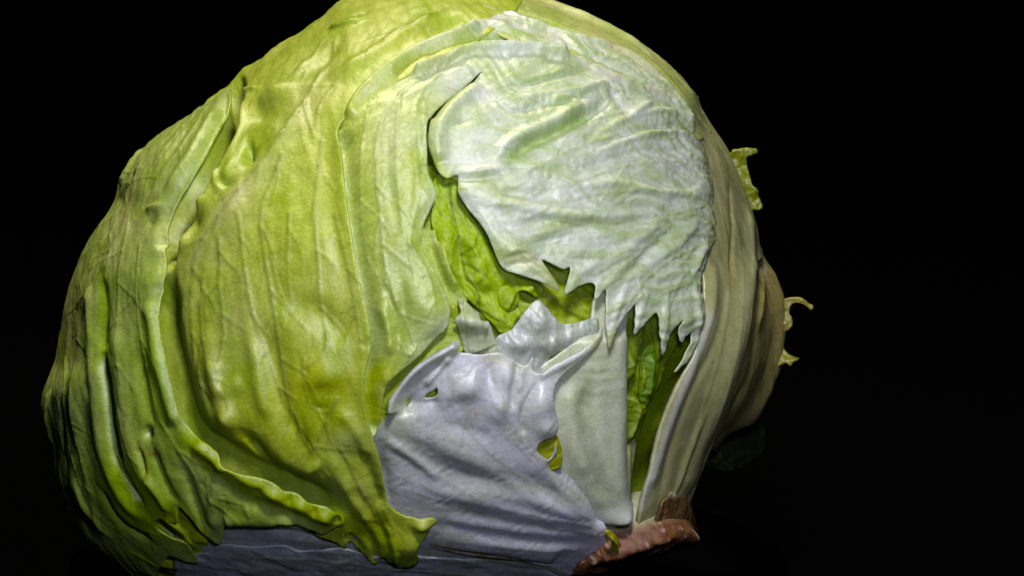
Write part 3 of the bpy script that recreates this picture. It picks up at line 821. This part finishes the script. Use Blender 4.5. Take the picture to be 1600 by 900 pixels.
# ------------------------------------------------------------------ the torn leaf: green strip at its left, white blade at its right
RIDGE1 = [(526, 192), (534, 166), (554, 136), (580, 112), (612, 90), (650, 65), (690, 48), (725, 38), (746, 22), (770, 14)]
RIDGE3 = [(785, 12), (850, 37), (905, 55), (960, 68), (1012, 100), (1055, 140), (1092, 195)]
C_LEFT = [(716, 271), (716, 296), (729, 318), (754, 350), (764, 367), (779, 403), (793, 421), (839, 437), (876, 454)]
B_RIGHT = [(667, 231), (670, 267), (683, 300), (678, 313), (661, 353), (661, 385), (679, 421), (697, 456), (704, 481), (700, 511), (679, 532), (646, 566), (607, 600), (593, 648), (585, 685)]
leaf('torn_outer_leaf', RIDGE1 + RIDGE3 + [(1112, 240), (1124, 310), (1126, 378), (1117, 384), (1106, 405), (1099, 437), (1104, 486), (1102, 508), (1093, 539), (1078, 566), (1059, 584), (1074, 557), (1085, 531), (1085, 520), (1077, 526), (1070, 536), (1065, 527), (1064, 510),
                           (1068, 500), (1060, 508), (1051, 524), (1039, 556), (1033, 525), (1029, 488), (1014, 502), (995, 523), (996, 474), (985, 488), (968, 514), (955, 546), (949, 500), (949, 452), (933, 468), (931, 442), (908, 446), (885, 460), (887, 440), (893, 416), (882, 420), (850, 405), (862, 428), (876, 454)]
     + C_LEFT[::-1][1:] + [(700, 277), (689, 271), (679, 254), (670, 228), (670, 205), (676, 182), (701, 154), (741, 118), (757, 109), (739, 115), (705, 143), (673, 176), (666, 205)] + B_RIGHT
     + [(572, 690), (560, 640), (558, 610), (560, 580), (568, 540), (562, 495), (552, 455), (542, 400), (532, 340), (524, 280), (520, 230)],
     M_WHITE, -4, 3.2, base=(0.72, 0.78, 0.61),
     feats=[('e', [(1092, 195), (1112, 240), (1124, 310), (1126, 378)], 20, -6), ('e', RIDGE1, 9, -7), ('r', [(541, 185), (560, 150), (590, 118), (640, 82), (700, 56), (750, 36)], 13, 13, .05),
            ('r', [(530, 200), (540, 300), (554, 400), (572, 497), (572, 600), (580, 690)], 20, -16, .04),
            ('r', [(600, 150), (660, 112), (720, 85)], 14, -5), ('r', [(640, 112), (690, 88), (742, 74), (800, 74), (850, 78), (890, 90)], 10, 17, .06), ('r', [(620, 118), (650, 94), (700, 77), (745, 62), (800, 47)], 9, -18, .1), ('r', [(720, 45), (760, 30), (800, 45), (850, 65)], 12, 7), ('b', 820, 55, 35, 10, 5, -7),
            ('r', [(850, 80), (905, 92), (960, 117), (1005, 133), (1050, 152), (1090, 205)], 9, 8, .08), ('r', [(870, 66), (920, 84), (980, 115), (1040, 140)], 7, -8), ('r', RIDGE3, 7, 6, .05),
            # slit between strip and blade
            ('c', [(750, 112), (720, 130), (690, 160), (671, 186)], 7, 22, -16, .1), ('r', [(752, 124), (712, 160), (690, 190), (682, 225), (690, 255)], 14, 12, .1),
            ('b', 628, 300, 40, 150, 0, 8), ('r', [(608, 160), (606, 260), (622, 370)], 9, -3), ('r', [(648, 180), (655, 280), (648, 350)], 10, -3),
            ('e', B_RIGHT[:11], 12, -7), ('r', [(592, 470), (608, 520), (612, 560)], 9, 7), ('r', [(622, 420), (632, 480), (612, 580), (595, 650)], 9, -6), ('b', 665, 480, 26, 40, -20, 9), ('r', [(655, 540), (625, 570), (600, 610)], 10, 6), ('r', [(600, 440), (618, 500), (618, 540)], 6, -5),
            # white blade
            ('b', 730, 195, 45, 38, 0, 8), ('b', 725, 190, 20, 10, -10, -7), ('r', [(800, 250), (822, 226), (860, 208), (915, 180), (960, 150)], 9, -14, .15), ('r', [(770, 246), (806, 214), (860, 190), (915, 160)], 10, 9, .12), ('r', [(690, 262), (720, 268), (770, 262), (800, 255)], 9, 5), ('r', [(716, 278), (750, 276), (790, 270)], 7, -9),
            ('b', 750, 300, 30, 16, 15, 6), ('r', [(735, 322), (780, 315), (850, 330), (930, 335), (1010, 330)], 10, 6), ('r', [(760, 290), (820, 305), (880, 300)], 12, -6), ('r', [(790, 360), (850, 345), (930, 352), (1050, 340)], 9, -6), ('b', 800, 375, 30, 18, 0, 6), ('b', 850, 380, 30, 15, 0, -6), ('e', C_LEFT[:7], 8, -5),
            ('c', [(790, 400), (806, 388), (822, 390), (845, 402)], 5, 9, 6), ('r', [(815, 395), (840, 420), (868, 446)], 8, 4),
            ('r', [(790, 130), (870, 118), (930, 100)], 8, -5), ('r', [(800, 150), (890, 140), (960, 122)], 8, 6), ('r', [(790, 175), (870, 160), (935, 140)], 6, -5), ('r', [(860, 155), (890, 150), (910, 155)], 6, 6), ('r', [(905, 140), (935, 132), (960, 134)], 5, 6), ('r', [(985, 180), (1005, 165), (1020, 158)], 6, 6),
            ('r', [(930, 210), (990, 180), (1050, 172), (1100, 200)], 7, 5), ('r', [(940, 225), (1000, 200), (1060, 195), (1110, 215)], 6, -5), ('r', [(920, 240), (1000, 212), (1070, 205), (1108, 230)], 6, 5), ('r', [(900, 265), (1000, 235), (1080, 232)], 7, -4), ('r', [(900, 290), (960, 285), (1040, 300), (1110, 300)], 9, 6), ('r', [(950, 320), (1030, 325), (1100, 350)], 8, -5),
            ('r', [(1000, 420), (1050, 390), (1100, 340)], 10, 5), ('r', [(960, 450), (1010, 400), (1060, 350)], 8, -4), ('r', [(920, 420), (980, 390), (1040, 340)], 9, 4), ('r', [(1085, 430), (1095, 400), (1112, 375)], 8, 7),
            ('r', [(1088, 440), (1094, 480), (1096, 520)], 7, 5), ('b', 1075, 500, 12, 14, 0, 5), ('r', [(955, 540), (965, 490), (985, 440)], 7, 4), ('r', [(1038, 550), (1040, 500), (1048, 450)], 7, 4), ('r', [(890, 455), (905, 430), (940, 405)], 8, 4), ('r', [(996, 520), (1005, 485), (1015, 450)], 6, 3)],
     veins=[([(1118, 300), (1060, 220), (990, 205), (900, 230), (820, 270)], 3, .4), ([(1120, 330), (1050, 300), (950, 300), (860, 315), (760, 320)], 3, .4), ([(1122, 350), (1060, 340), (960, 355), (860, 345), (790, 365)], 3, .4),
            ([(1122, 365), (1050, 370), (980, 400), (930, 430)], 3, .45), ([(1122, 372), (1060, 400), (1000, 450), (965, 520)], 3, .45), ([(1118, 380), (1070, 430), (1045, 490), (1038, 540)], 2.6, .4), ([(1000, 430), (1004, 470), (998, 510)], 2, .4), ([(1100, 220), (1030, 170), (940, 180), (860, 200), (790, 225)], 2.8, .4),
            ([(1095, 205), (1010, 145), (930, 140), (850, 165), (760, 190)], 2.8, .4), ([(1090, 195), (1000, 120), (920, 105), (830, 120), (760, 140)], 2.8, .4), ([(1115, 260), (1050, 250), (960, 262), (880, 290), (800, 290)], 2.8, .35), ([(815, 395), (845, 420), (870, 450)], 2, .4), ([(825, 392), (850, 412)], 1.8, .4),
            ([(720, 80), (640, 130), (592, 200), (588, 280), (594, 330), (600, 400), (620, 480)], 3.2, .55), ([(700, 95), (655, 150), (650, 230), (655, 300), (640, 380), (650, 450)], 3, .45), ([(665, 160), (660, 230), (666, 270)], 2.4, .45), ([(580, 150), (565, 220), (562, 330), (575, 420)], 2.6, .4), ([(625, 140), (620, 220), (622, 300), (630, 360)], 2.4, .4),
            ([(640, 380), (670, 430), (680, 480), (676, 510)], 2.2, .5), ([(620, 470), (640, 520), (650, 540)], 2, .45), ([(600, 400), (605, 470), (618, 500)], 2.2, .4), ([(650, 540), (640, 555), (620, 545)], 2, .4), ([(960, 90), (880, 62), (800, 30)], 3, .3), ([(1040, 140), (970, 95), (900, 72)], 2.6, .3)],
     vein_col=(0.42, 0.50, 0.24),
     cols=[('s', [(540, 150), (560, 250), (585, 400), (615, 520), (580, 640)], 75, (0.51, 0.61, 0.18), .98), ('s', [(735, 62), (690, 80), (620, 105), (560, 170)], 34, (0.51, 0.60, 0.18), .9), ('s', [(650, 250), (640, 350), (680, 470)], 34, (0.51, 0.61, 0.17), .9), ('b', 655, 170, 60, 70, 0, (0.51, 0.61, 0.19), .75), ('s', [(600, 580), (575, 600), (585, 660)], 18, (0.42, 0.50, 0.05), .7),
           ('s', [(745, 62), (790, 48), (830, 52)], 12, (0.40, 0.55, 0.16), .8), ('b', 735, 185, 40, 26, -15, (0.52, 0.64, 0.36), .6), ('s', [(800, 245), (850, 212), (920, 178)], 12, (0.46, 0.62, 0.22), .75), ('s', [(690, 165), (740, 122)], 10, (0.50, 0.62, 0.16), .8),
           ('s', [(680, 250), (700, 274), (716, 290)], 8, (0.50, 0.60, 0.14), .8), ('b', 790, 112, 45, 14, -10, (0.50, 0.62, 0.30), .6), ('b', 870, 130, 50, 14, -10, (0.50, 0.62, 0.32), .5), ('b', 770, 290, 30, 20, 20, (0.54, 0.64, 0.30), .6), ('b', 950, 200, 40, 16, -25, (0.52, 0.62, 0.30), .55),
           ('s', [(960, 68), (1040, 120), (1095, 190), (1120, 260)], 26, (0.60, 0.58, 0.34), .8), ('s', [(850, 80), (960, 117), (1050, 152)], 12, (0.70, 0.68, 0.50), .7), ('s', [(770, 395), (800, 400), (850, 425), (875, 452)], 14, (0.66, 0.68, 0.30), .7), ('b', 830, 400, 20, 8, 10, (.68, .64, .40), .6),
           ('b', 850, 350, 50, 12, 0, (0.56, 0.64, 0.38), .5), ('b', 1060, 340, 40, 14, 0, (0.50, 0.56, 0.34), .5), ('b', 1085, 480, 20, 60, 0, (0.56, 0.62, 0.36), .5), ('s', [(955, 545), (958, 525)], 7, (0.55, 0.50, 0.16), .7), ('s', [(1060, 582), (1090, 540)], 8, (0.62, 0.64, 0.32), .6), ('b', 965, 515, 3, 3, 0, (.3, .2, .05), .7),
           ('s', [(1095, 200), (1112, 250), (1124, 330), (1122, 385)], 24, (0.46, 0.46, 0.24), .8)],
     thick=0.00030, label='big torn outer leaf, yellow green strip running into a white ragged blade', rough=(2.6, 42, 150), fine=(1.3, 8), tint=.06, seed=62, fs=1.0, branch=True, fan=(1230, 430, 26, 4.5, 0.62, (0.42, 0.55, 0.24), 690, 800),
     hfun=lambda E: 0.5 * np.sin(E[:, 0] / 2.7 + 3 * noise(E[:, 0] / 30, E[:, 1] / 30, 5)) * sstep(0.02, .3, noise(E[:, 0] / 90, E[:, 1] / 12, 6)) * sstep(760, 860, E[:, 0]))

# ------------------------------------------------------------------ outermost leaf at the left with its rolled lower edge
L_EDGE = [(356, 136), (338, 183), (319, 223), (292, 268), (267, 309), (252, 345), (248, 374), (250, 400), (253, 426), (248, 452), (246, 486), (253, 540), (266, 600), (283, 655), (300, 680), (319, 692), (340, 709), (352, 727), (376, 738), (404, 746), (431, 757), (444, 767), (466, 774), (488, 788), (511, 792), (525, 802), (539, 819)]
leaf('frilly_leaf', [(140, 700), (230, 765), (275, 795), (300, 815), (317, 842), (321, 866), (309, 880), (318, 898), (300, 960), (200, 980), (90, 900), (60, 780)], M_GREEN, -10, 3.4, base=(0.40, 0.50, 0.06),
     feats=[('r', [(240, 800), (280, 835), (312, 870)], 9, 6), ('r', [(230, 815), (270, 850), (300, 890)], 8, -7), ('b', 305, 845, 14, 16, 0, 7), ('r', [(180, 850), (230, 880), (280, 895)], 12, 6)],
     veins=[([(200, 800), (260, 830), (315, 860)], 2.6, .4), ([(190, 820), (250, 850), (300, 885)], 2.4, .4)], label='frilly yellow green leaf edge at the lower left', rough=(4, 26, 40), fine=(1.2, 9), seed=71)
leaf('rolled_leaf', L_EDGE + [(525, 826), (505, 836), (488, 831), (462, 822), (446, 817), (418, 822), (378, 821), (351, 822), (348, 838), (343, 852), (330, 848), (312, 832), (298, 815), (284, 800), (277, 794), (276, 806), (275, 819), (262, 818), (246, 812),
                     (240, 822), (262, 838), (292, 852), (300, 866), (308, 882), (290, 880), (262, 872), (240, 905), (200, 960), (120, 960), (60, 860), (20, 740), (0, 620), (30, 480), (70, 340), (150, 200), (240, 130), (310, 100)],
     M_GREEN, -2, 3.6, base=(0.43, 0.53, 0.20),
     feats=[('e', L_EDGE[:7], 12, -14, .3), ('r', [(336, 165), (308, 215), (280, 262), (252, 304)], 13, 5, .15), ('b', 238, 324, 20, 7, -5, 7), ('b', 236, 345, 14, 18, 0, -4), ('e', L_EDGE[6:10], 10, -5), 
            ('b', 235, 440, 24, 34, 0, 4), ('e', L_EDGE[9:17], 9, -5), ('b', 245, 408, 34, 26, 0, -6), ('b', 345, 120, 55, 40, -30, -13), ('r', [(226, 470), (238, 500), (246, 560), (262, 620), (280, 668)], 15, 10, .1),
            ('r', [(212, 540), (222, 610), (240, 680)], 13, -7), ('r', [(182, 510), (186, 590), (198, 670), (218, 730), (240, 780)], 18, 6, .1), ('r', [(158, 560), (166, 620), (174, 680), (184, 730)], 9, -62, .12), ('r', [(184, 725), (205, 765), (220, 790)], 6, -20), ('r', [(136, 440), (140, 520), (144, 600), (154, 680), (168, 735), (198, 790), (235, 818)], 16, 6, .08), ('r', [(158, 430), (160, 500), (160, 560)], 14, -8),
            ('r', [(118, 560), (112, 640), (130, 720)], 18, 4), ('r', [(92, 620), (98, 690), (104, 740)], 10, -6), ('r', [(110, 740), (130, 790), (180, 850)], 14, 5), ('r', [(150, 760), (190, 820), (240, 850)], 10, -9), ('b', 126, 775, 10, 40, -12, 4), ('r', [(80, 600), (72, 640), (82, 700)], 9, 6),
            ('b', 228, 678, 8, 10, 0, -20), ('r', [(216, 700), (222, 720), (228, 745)], 4, -7), ('r', [(236, 700), (252, 745), (275, 790)], 9, -8), ('r', [(225, 740), (245, 770), (262, 805)], 9, 6),
            ('r', [(300, 690), (345, 722), (400, 758), (445, 782), (490, 803), (528, 816)], 13, 9, .05), ('b', 430, 770, 13, 10, 20, 6), ('b', 472, 788, 12, 11, 20, 8), ('b', 510, 803, 13, 12, 20, 8), ('b', 405, 765, 9, 7, 0, -5), ('b', 452, 782, 6, 8, 0, -6), ('b', 492, 800, 6, 8, 0, -6), ('b', 525, 812, 7, 7, 0, -9), ('b', 345, 730, 12, 8, 30, 6),
            ('r', [(310, 720), (360, 765), (420, 795), (470, 812)], 12, -3, .1), ('r', [(350, 815), (400, 815), (460, 818)], 16, 7, .05), ('r', [(340, 745), (330, 790), (325, 830)], 10, 5), ('r', [(290, 740), (305, 790), (330, 840)], 9, -7), ('b', 400, 800, 40, 12, 10, 4),
            ('r', [(212, 260), (190, 300), (180, 320)], 8, -8), ('r', [(222, 230), (205, 255), (186, 290)], 6, 6), ('r', [(300, 190), (250, 260), (200, 350)], 10, -3), ('r', [(230, 300), (180, 380), (150, 440)], 12, 3)],
     veins=[([(330, 150), (290, 215), (230, 290), (180, 370), (160, 440)], 3, .4), ([(310, 165), (250, 240), (200, 310), (150, 400)], 3, .4), ([(280, 190), (220, 260), (170, 350), (125, 440), (110, 540)], 3, .35), ([(200, 350), (185, 420), (182, 520), (190, 600)], 3, .35), ([(150, 420), (120, 520), (112, 640), (130, 740)], 3, .35), ([(215, 380), (212, 460), (224, 560), (240, 640)], 2.6, .3), ([(330, 700), (322, 760), (335, 800)], 2.4, .4), ([(250, 660), (300, 740), (322, 780)], 2.6, .35), ([(345, 780), (380, 790), (390, 805)], 2, .45), ([(395, 790), (400, 775), (420, 780)], 2, .35), ([(355, 800), (362, 780), (340, 770)], 2, .4),
            ([(180, 620), (200, 700), (230, 770)], 2.4, .35), ([(100, 560), (100, 660), (140, 790), (220, 860)], 2.8, .35)],
     vein_col=(0.30, 0.36, 0.10),
     cols=[('s', [(350, 160), (318, 235), (270, 320)], 9, (0.30, 0.46, 0.06), .7), ('s', [(300, 690), (370, 745), (450, 785), (530, 815)], 26, (0.42, 0.56, 0.05), .85), ('b', 380, 800, 60, 24, 10, (0.46, 0.56, 0.14), .7), ('b', 200, 780, 120, 120, 0, (0.38, 0.54, 0.06), .85), ('b', 230, 580, 50, 130, -5, (0.38, 0.53, 0.10), .7), ('s', [(158, 430), (162, 560), (176, 700)], 18, (0.28, 0.44, 0.04), .7),
           ('b', 110, 520, 40, 120, 0, (0.42, 0.45, 0.20), .5), ('b', 200, 340, 60, 60, -45, (0.46, 0.50, 0.22), .6), ('s', [(216, 690), (222, 715), (226, 730)], 2.5, BROWN, .8), ('b', 235, 712, 5, 4, 0, (0.34, 0.14, 0.04), .8), ('s', [(188, 280), (180, 310)], 10, (0.3, 0.42, 0.1), .6), ('b', 290, 830, 50, 40, 40, (0.44, 0.52, 0.05), .6)],
     label='outermost green leaf wrapping the left side with its lower edge rolled up', rough=(2.4, 46, 80), fine=(1.0, 11), tint=.10, seed=72, branch=True, fs=1.05, fan=(560, -420, 30, 1.2, 0.45, (0.31, 0.44, 0.09)))

# ------------------------------------------------------------------ cut stem
def stem():
    cz = float(base_pos(to_E([(989, 860)]))[0, 2]) - 62
    ax = np.array((0.29, 0.93, 0.10))
    ax /= np.linalg.norm(ax)
    e1 = np.array((0.953, -0.30, 0.0))
    e1 -= ax * (e1 @ ax)
    e1 /= np.linalg.norm(e1)
    e2 = np.cross(ax, e1)
    if e2[2] < 0:
        e2 = -e2
    prof = [(-90, 0.62), (-66, 0.72), (-48, 0.82), (-34, 0.90), (-26, 0.955), (-18, 0.985), (-10, 1.0), (-4, 1.0), (0, 0.985), (3, 0.955), (4, 0.90), (3, 0.8), (3, 0.62), (4, 0.44), (4, 0.25), (3, 0.1)]
    n = 160
    W, col = [], []
    c0 = np.array((988, 872, cz))
    for i, (t, r) in enumerate(prof):
        for j in range(n):
            a = 2 * math.pi * j / n
            u, v = math.cos(a), math.sin(a)
            nz = float(fbm(np.array([u * r * 2.6 + 9 + v]), np.array([t / 30.0 + 3 + v * r * 2.2]), 3, 2)[0])
            nz2 = float(fbm(np.array([u * r * 8.0 + 9]), np.array([t / 12.0 + 3 + v * r * 7]), 3, 5)[0])
            rr = r * (1 + 0.09 * nz + 0.022 * nz2)
            tt = t + 9 * nz + 2.5 * nz2
            W.append(c0 + ax * tt + e1 * (u * 107 * rr) + e2 * (v * 98 * rr))
            nz3 = float(fbm(np.array([a * 9.0 + 4]), np.array([t / 40.0 + 1]), 3, 8)[0])
            k = 0.5 + 1.6 * nz2 + 0.4 * nz + 1.0 * nz3
            c = np.array((0.10, 0.030, 0.012)) * (1 - np.clip(k, 0, 1)) + np.array((0.21, 0.075, 0.035)) * np.clip(k, 0, 1)
            if nz2 > 0.46:
                c = c * 0.45 + np.array((0.62, 0.50, 0.38)) * 0.55
            if k < 0.28:
                c = np.array((0.22, 0.10, 0.03))
            if t < -30:
                w = min(1, (-30 - t) / 20)
                c = c * (1 - w) + np.array((0.45, 0.44, 0.26)) * w
            if t > 1:
                c = np.array((0.24, 0.085, 0.045)) * (0.8 + 0.8 * nz2)
            col.append(c)
    m = len(prof)
    F = []
    for i in range(m - 1):
        for j in range(n):
            a, b = i * n + j, i * n + (j + 1) % n
            F += [(a, a + n, b), (b, a + n, b + n)]
    W = np.array(W)
    top, bot = len(W), len(W) + 1
    W = np.vstack([W, W[:n].mean(0), W[-n:].mean(0)])
    col = np.vstack([col, col[0], col[-1]])
    for j in range(n):
        F += [(top, j, (j + 1) % n), (bot, (m - 1) * n + (j + 1) % n, (m - 1) * n + j)]
    F = np.array(F)
    Ww = to_world(W)
    ce = Ww.mean(0)
    a0, b0, c_ = Ww[F[:, 0]], Ww[F[:, 1]], Ww[F[:, 2]]
    if np.sum(np.cross(b0 - a0, c_ - a0) * ((a0 + b0 + c_) / 3 - ce)) < 0:
        F = F[:, ::-1]
    return mesh_obj('stem', Ww, F, M_STEM, col, np.stack([W[:, 0] + W[:, 2] * .5, W[:, 1] + W[:, 2] * .3], 1) / 100, lettuce, 0, 'cut stem end browned to a reddish rim')


STEM = stem()
leaf('leaf_scar', [(1022, 838), (1030, 800), (1036, 784), (1045, 776), (1053, 768), (1058, 777), (1072, 776), (1080, 795), (1086, 815), (1088, 838), (1070, 850), (1040, 852)], M_STEM, 1, 2.4, base=(0.12, 0.07, 0.02),
     feats=[('b', 1060, 815, 30, 30, 0, 8)],
     cols=[('b', 1068, 825, 6, 10, 20, (0.6, 0.5, 0.25), .8), ('s', [(1032, 830), (1040, 795)], 5, (0.36, 0.14, 0.05), .8), ('s', [(1030, 842), (1085, 838)], 7, (0.34, 0.10, 0.05), .8), ('b', 1053, 772, 8, 7, 0, (0.6, 0.6, 0.4), .8)],
     label='brown scar where a leaf broke off the stem', rough=(2, 18, 70), fine=(2, 7), fs=0.5, seed=81, thick=0.0008, parent=STEM)
leaf('bud', [(943, 828), (952, 826), (960, 834), (968, 850), (966, 862), (952, 862), (952, 845), (948, 836)], M_GREEN, 6, 2.2, base=(0.46, 0.44, 0.06),
     feats=[('r', [(948, 830), (957, 842), (960, 860)], 5, 7)], label='tiny yellow bud at the stem', rough=(1, 10, 0), seed=82, thick=0.0006, parent=STEM)


# ------------------------------------------------------------------ free leaf scraps standing off the right side
def scrap(name, outline, z0, bend, mat, base, label, spacing=2.4, seed=1, slope=(0, 0), parent=None):
    out = spline(outline, True, 3)
    lo, hi = out.min(0), out.max(0)
    X, Y = np.meshgrid(np.arange(lo[0], hi[0], spacing), np.arange(lo[1], hi[1], spacing))
    P = np.stack([X.ravel(), Y.ravel()], 1)
    P = P[inside(P, out)]
    d, _, _ = poly_dist(P, out, True)
    P = P[d > spacing * 0.6]
    vs_ = [Vector(v) for v in list(out) + list(P)]
    V, _, F, _, _, _ = delaunay_2d_cdt(vs_, [(i, (i + 1) % len(out)) for i in range(len(out))], [], 1, 1e-4)
    E = np.array([(v[0], v[1]) for v in V])
    F = np.array([f for f in F if len(f) == 3])
    F = F[inside(E[F].mean(1), out)]
    c = E.mean(0)
    z = z0 + slope[0] * (E[:, 0] - c[0]) + slope[1] * (E[:, 1] - c[1]) + bend * np.sin((E[:, 1] - c[1]) / 9.0) + 5 * fbm(E[:, 0] / 14, E[:, 1] / 14, 2, seed)
    W = to_world(np.column_stack([E, z]))
    a0, b0, c_ = W[F[:, 0]], W[F[:, 1]], W[F[:, 2]]
    if np.sum(np.cross(b0 - a0, c_ - a0) @ np.array(TOW)) < 0:
        F = F[:, ::-1]
    return mesh_obj(name, W, F, mat, paint(E, base, []), E / 100, parent or lettuce, 0.0006, label)


scrap('leaf_frill', [(1138, 242), (1146, 236), (1156, 232), (1170, 231), (1182, 234), (1184, 238), (1176, 242), (1167, 245), (1166, 251), (1171, 273), (1176, 290), (1185, 299), (1185, 307), (1191, 321), (1184, 328), (1160, 320), (1130, 270), (1110, 245)],
      4, 5, M_GREEN, (0.24, 0.28, 0.04), 'curled green leaf frill standing off the upper right side', seed=3, parent=RIGHT_LEAF)
scrap('leaf_frill', [(1170, 472), (1227, 467), (1241, 466), (1253, 468), (1265, 475), (1271, 480), (1268, 484), (1259, 478), (1249, 473), (1239, 474), (1233, 483), (1232, 490), (1237, 496), (1238, 507), (1233, 515), (1226, 518), (1172, 512)],
      0, 3, M_GREEN, (0.34, 0.32, 0.10), 'thin hooked leaf frill on the right side', seed=4, parent=RIGHT_LEAF)
scrap('leaf_frill', [(1170, 540), (1222, 543), (1231, 552), (1241, 557), (1249, 560), (1240, 565), (1235, 572), (1228, 567), (1216, 572), (1170, 568)],
      0, 4, M_GREEN, (0.32, 0.32, 0.07), 'small pointed leaf frill low on the right side', seed=5, parent=RIGHT_LEAF)
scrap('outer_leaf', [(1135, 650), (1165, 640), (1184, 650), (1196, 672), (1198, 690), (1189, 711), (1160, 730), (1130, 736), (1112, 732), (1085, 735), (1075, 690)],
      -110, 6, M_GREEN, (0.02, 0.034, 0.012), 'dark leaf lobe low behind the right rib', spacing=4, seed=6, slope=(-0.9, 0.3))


# ------------------------------------------------------------------ dish, table and backdrop
def plain_mat(name, col, rough, spec, bump=0.0, scale=200):
    m, nt, N, L = new_mat(name)
    out = N.new('ShaderNodeOutputMaterial')
    p = N.new('ShaderNodeBsdfPrincipled')
    L.new(p.outputs[0], out.inputs[0])
    tc = N.new('ShaderNodeTexCoord')
    n = N.new('ShaderNodeTexNoise')
    n.inputs['Scale'].default_value = scale
    n.inputs['Detail'].default_value = 5
    L.new(tc.outputs['Object'], n.inputs['Vector'])
    r = N.new('ShaderNodeMapRange')
    r.inputs[3].default_value = rough - 0.08
    r.inputs[4].default_value = rough + 0.1
    L.new(n.outputs[0], r.inputs[0])
    L.new(r.outputs[0], p.inputs['Roughness'])
    p.inputs['Base Color'].default_value = col + (1,)
    p.inputs['Specular IOR Level'].default_value = spec
    if bump:
        b = N.new('ShaderNodeBump')
        b.inputs['Distance'].default_value = bump
        L.new(n.outputs[0], b.inputs['Height'])
        L.new(b.outputs[0], p.inputs['Normal'])
    return m


def lathe(name, prof, mat, center, seg=160):
    W, F = [], []
    n = len(prof)
    for j in range(seg):
        a = 2 * math.pi * j / seg
        for r, z in prof:
            W.append((center[0] + r * math.cos(a), center[1] + r * math.sin(a), center[2] + z))
    for j in range(seg):
        k = (j + 1) % seg
        for i in range(n):
            i2 = (i + 1) % n
            F.append((j * n + i, k * n + i, k * n + i2, j * n + i2))
    me = bpy.data.meshes.new(name)
    me.from_pydata(W, [], F)
    me.update()
    for p in me.polygons:
        p.use_smooth = True
    me.materials.append(mat)
    o = bpy.data.objects.new(name, me)
    C.objects.link(o)
    return o


zl = LOW[0] + 0.0006
DR = 562 * S
mat_dish = plain_mat('black_glaze', (0.0008, 0.0008, 0.001), 0.25, 0.025, 0.00003, 90)
dcx = (668 - 800) * S
prof = [(0.0005, 0), (DR * 0.80, 0), (DR * 0.90, 0.0015), (DR * 0.955, 0.005), (DR * 0.985, 0.0095), (DR * 0.992, 0.0104),
        (DR * 1.002, 0.0104), (DR * 1.008, 0.0096), (DR * 0.985, 0.0045), (DR * 0.93, -0.001), (DR * 0.84, -0.004), (DR * 0.60, -0.0045),
        (DR * 0.59, -0.006), (DR * 0.55, -0.006), (DR * 0.54, -0.0045), (0.0005, -0.0045)]
dish = lathe('dish', prof, mat_dish, (dcx, 0.0, zl))
dish['label'] = 'shallow black glazed dish under the lettuce, only its rim showing'
dish['category'] = 'dish'

mat_cloth = plain_mat('black_cloth', (0.0012, 0.0012, 0.0013), 0.95, 0.0, 0.0002, 900)


def sheet(name, rows, mat):
    W, F = [], []
    n = len(rows)
    xs = np.linspace(-1.6, 1.6, 17)
    for y, z in rows:
        for x in xs:
            W.append((x, y, z))
    for i in range(n - 1):
        for j in range(16):
            a = i * 17 + j
            F.append((a, a + 1, a + 18, a + 17))
    me = bpy.data.meshes.new(name)
    me.from_pydata(W, [], F)
    me.update()
    for p in me.polygons:
        p.use_smooth = True
    me.materials.append(mat)
    o = bpy.data.objects.new(name, me)
    C.objects.link(o)
    o['kind'] = 'structure'
    return o


zt = zl - 0.006
sheet('table', [(-1.6, zt), (-0.8, zt), (0, zt), (0.8, zt), (1.1, zt)], mat_cloth)
sheet('backdrop', [(1.02, zt + 0.004), (1.02, 0.6), (1.03, 1.2), (1.04, 2.0)], mat_cloth)
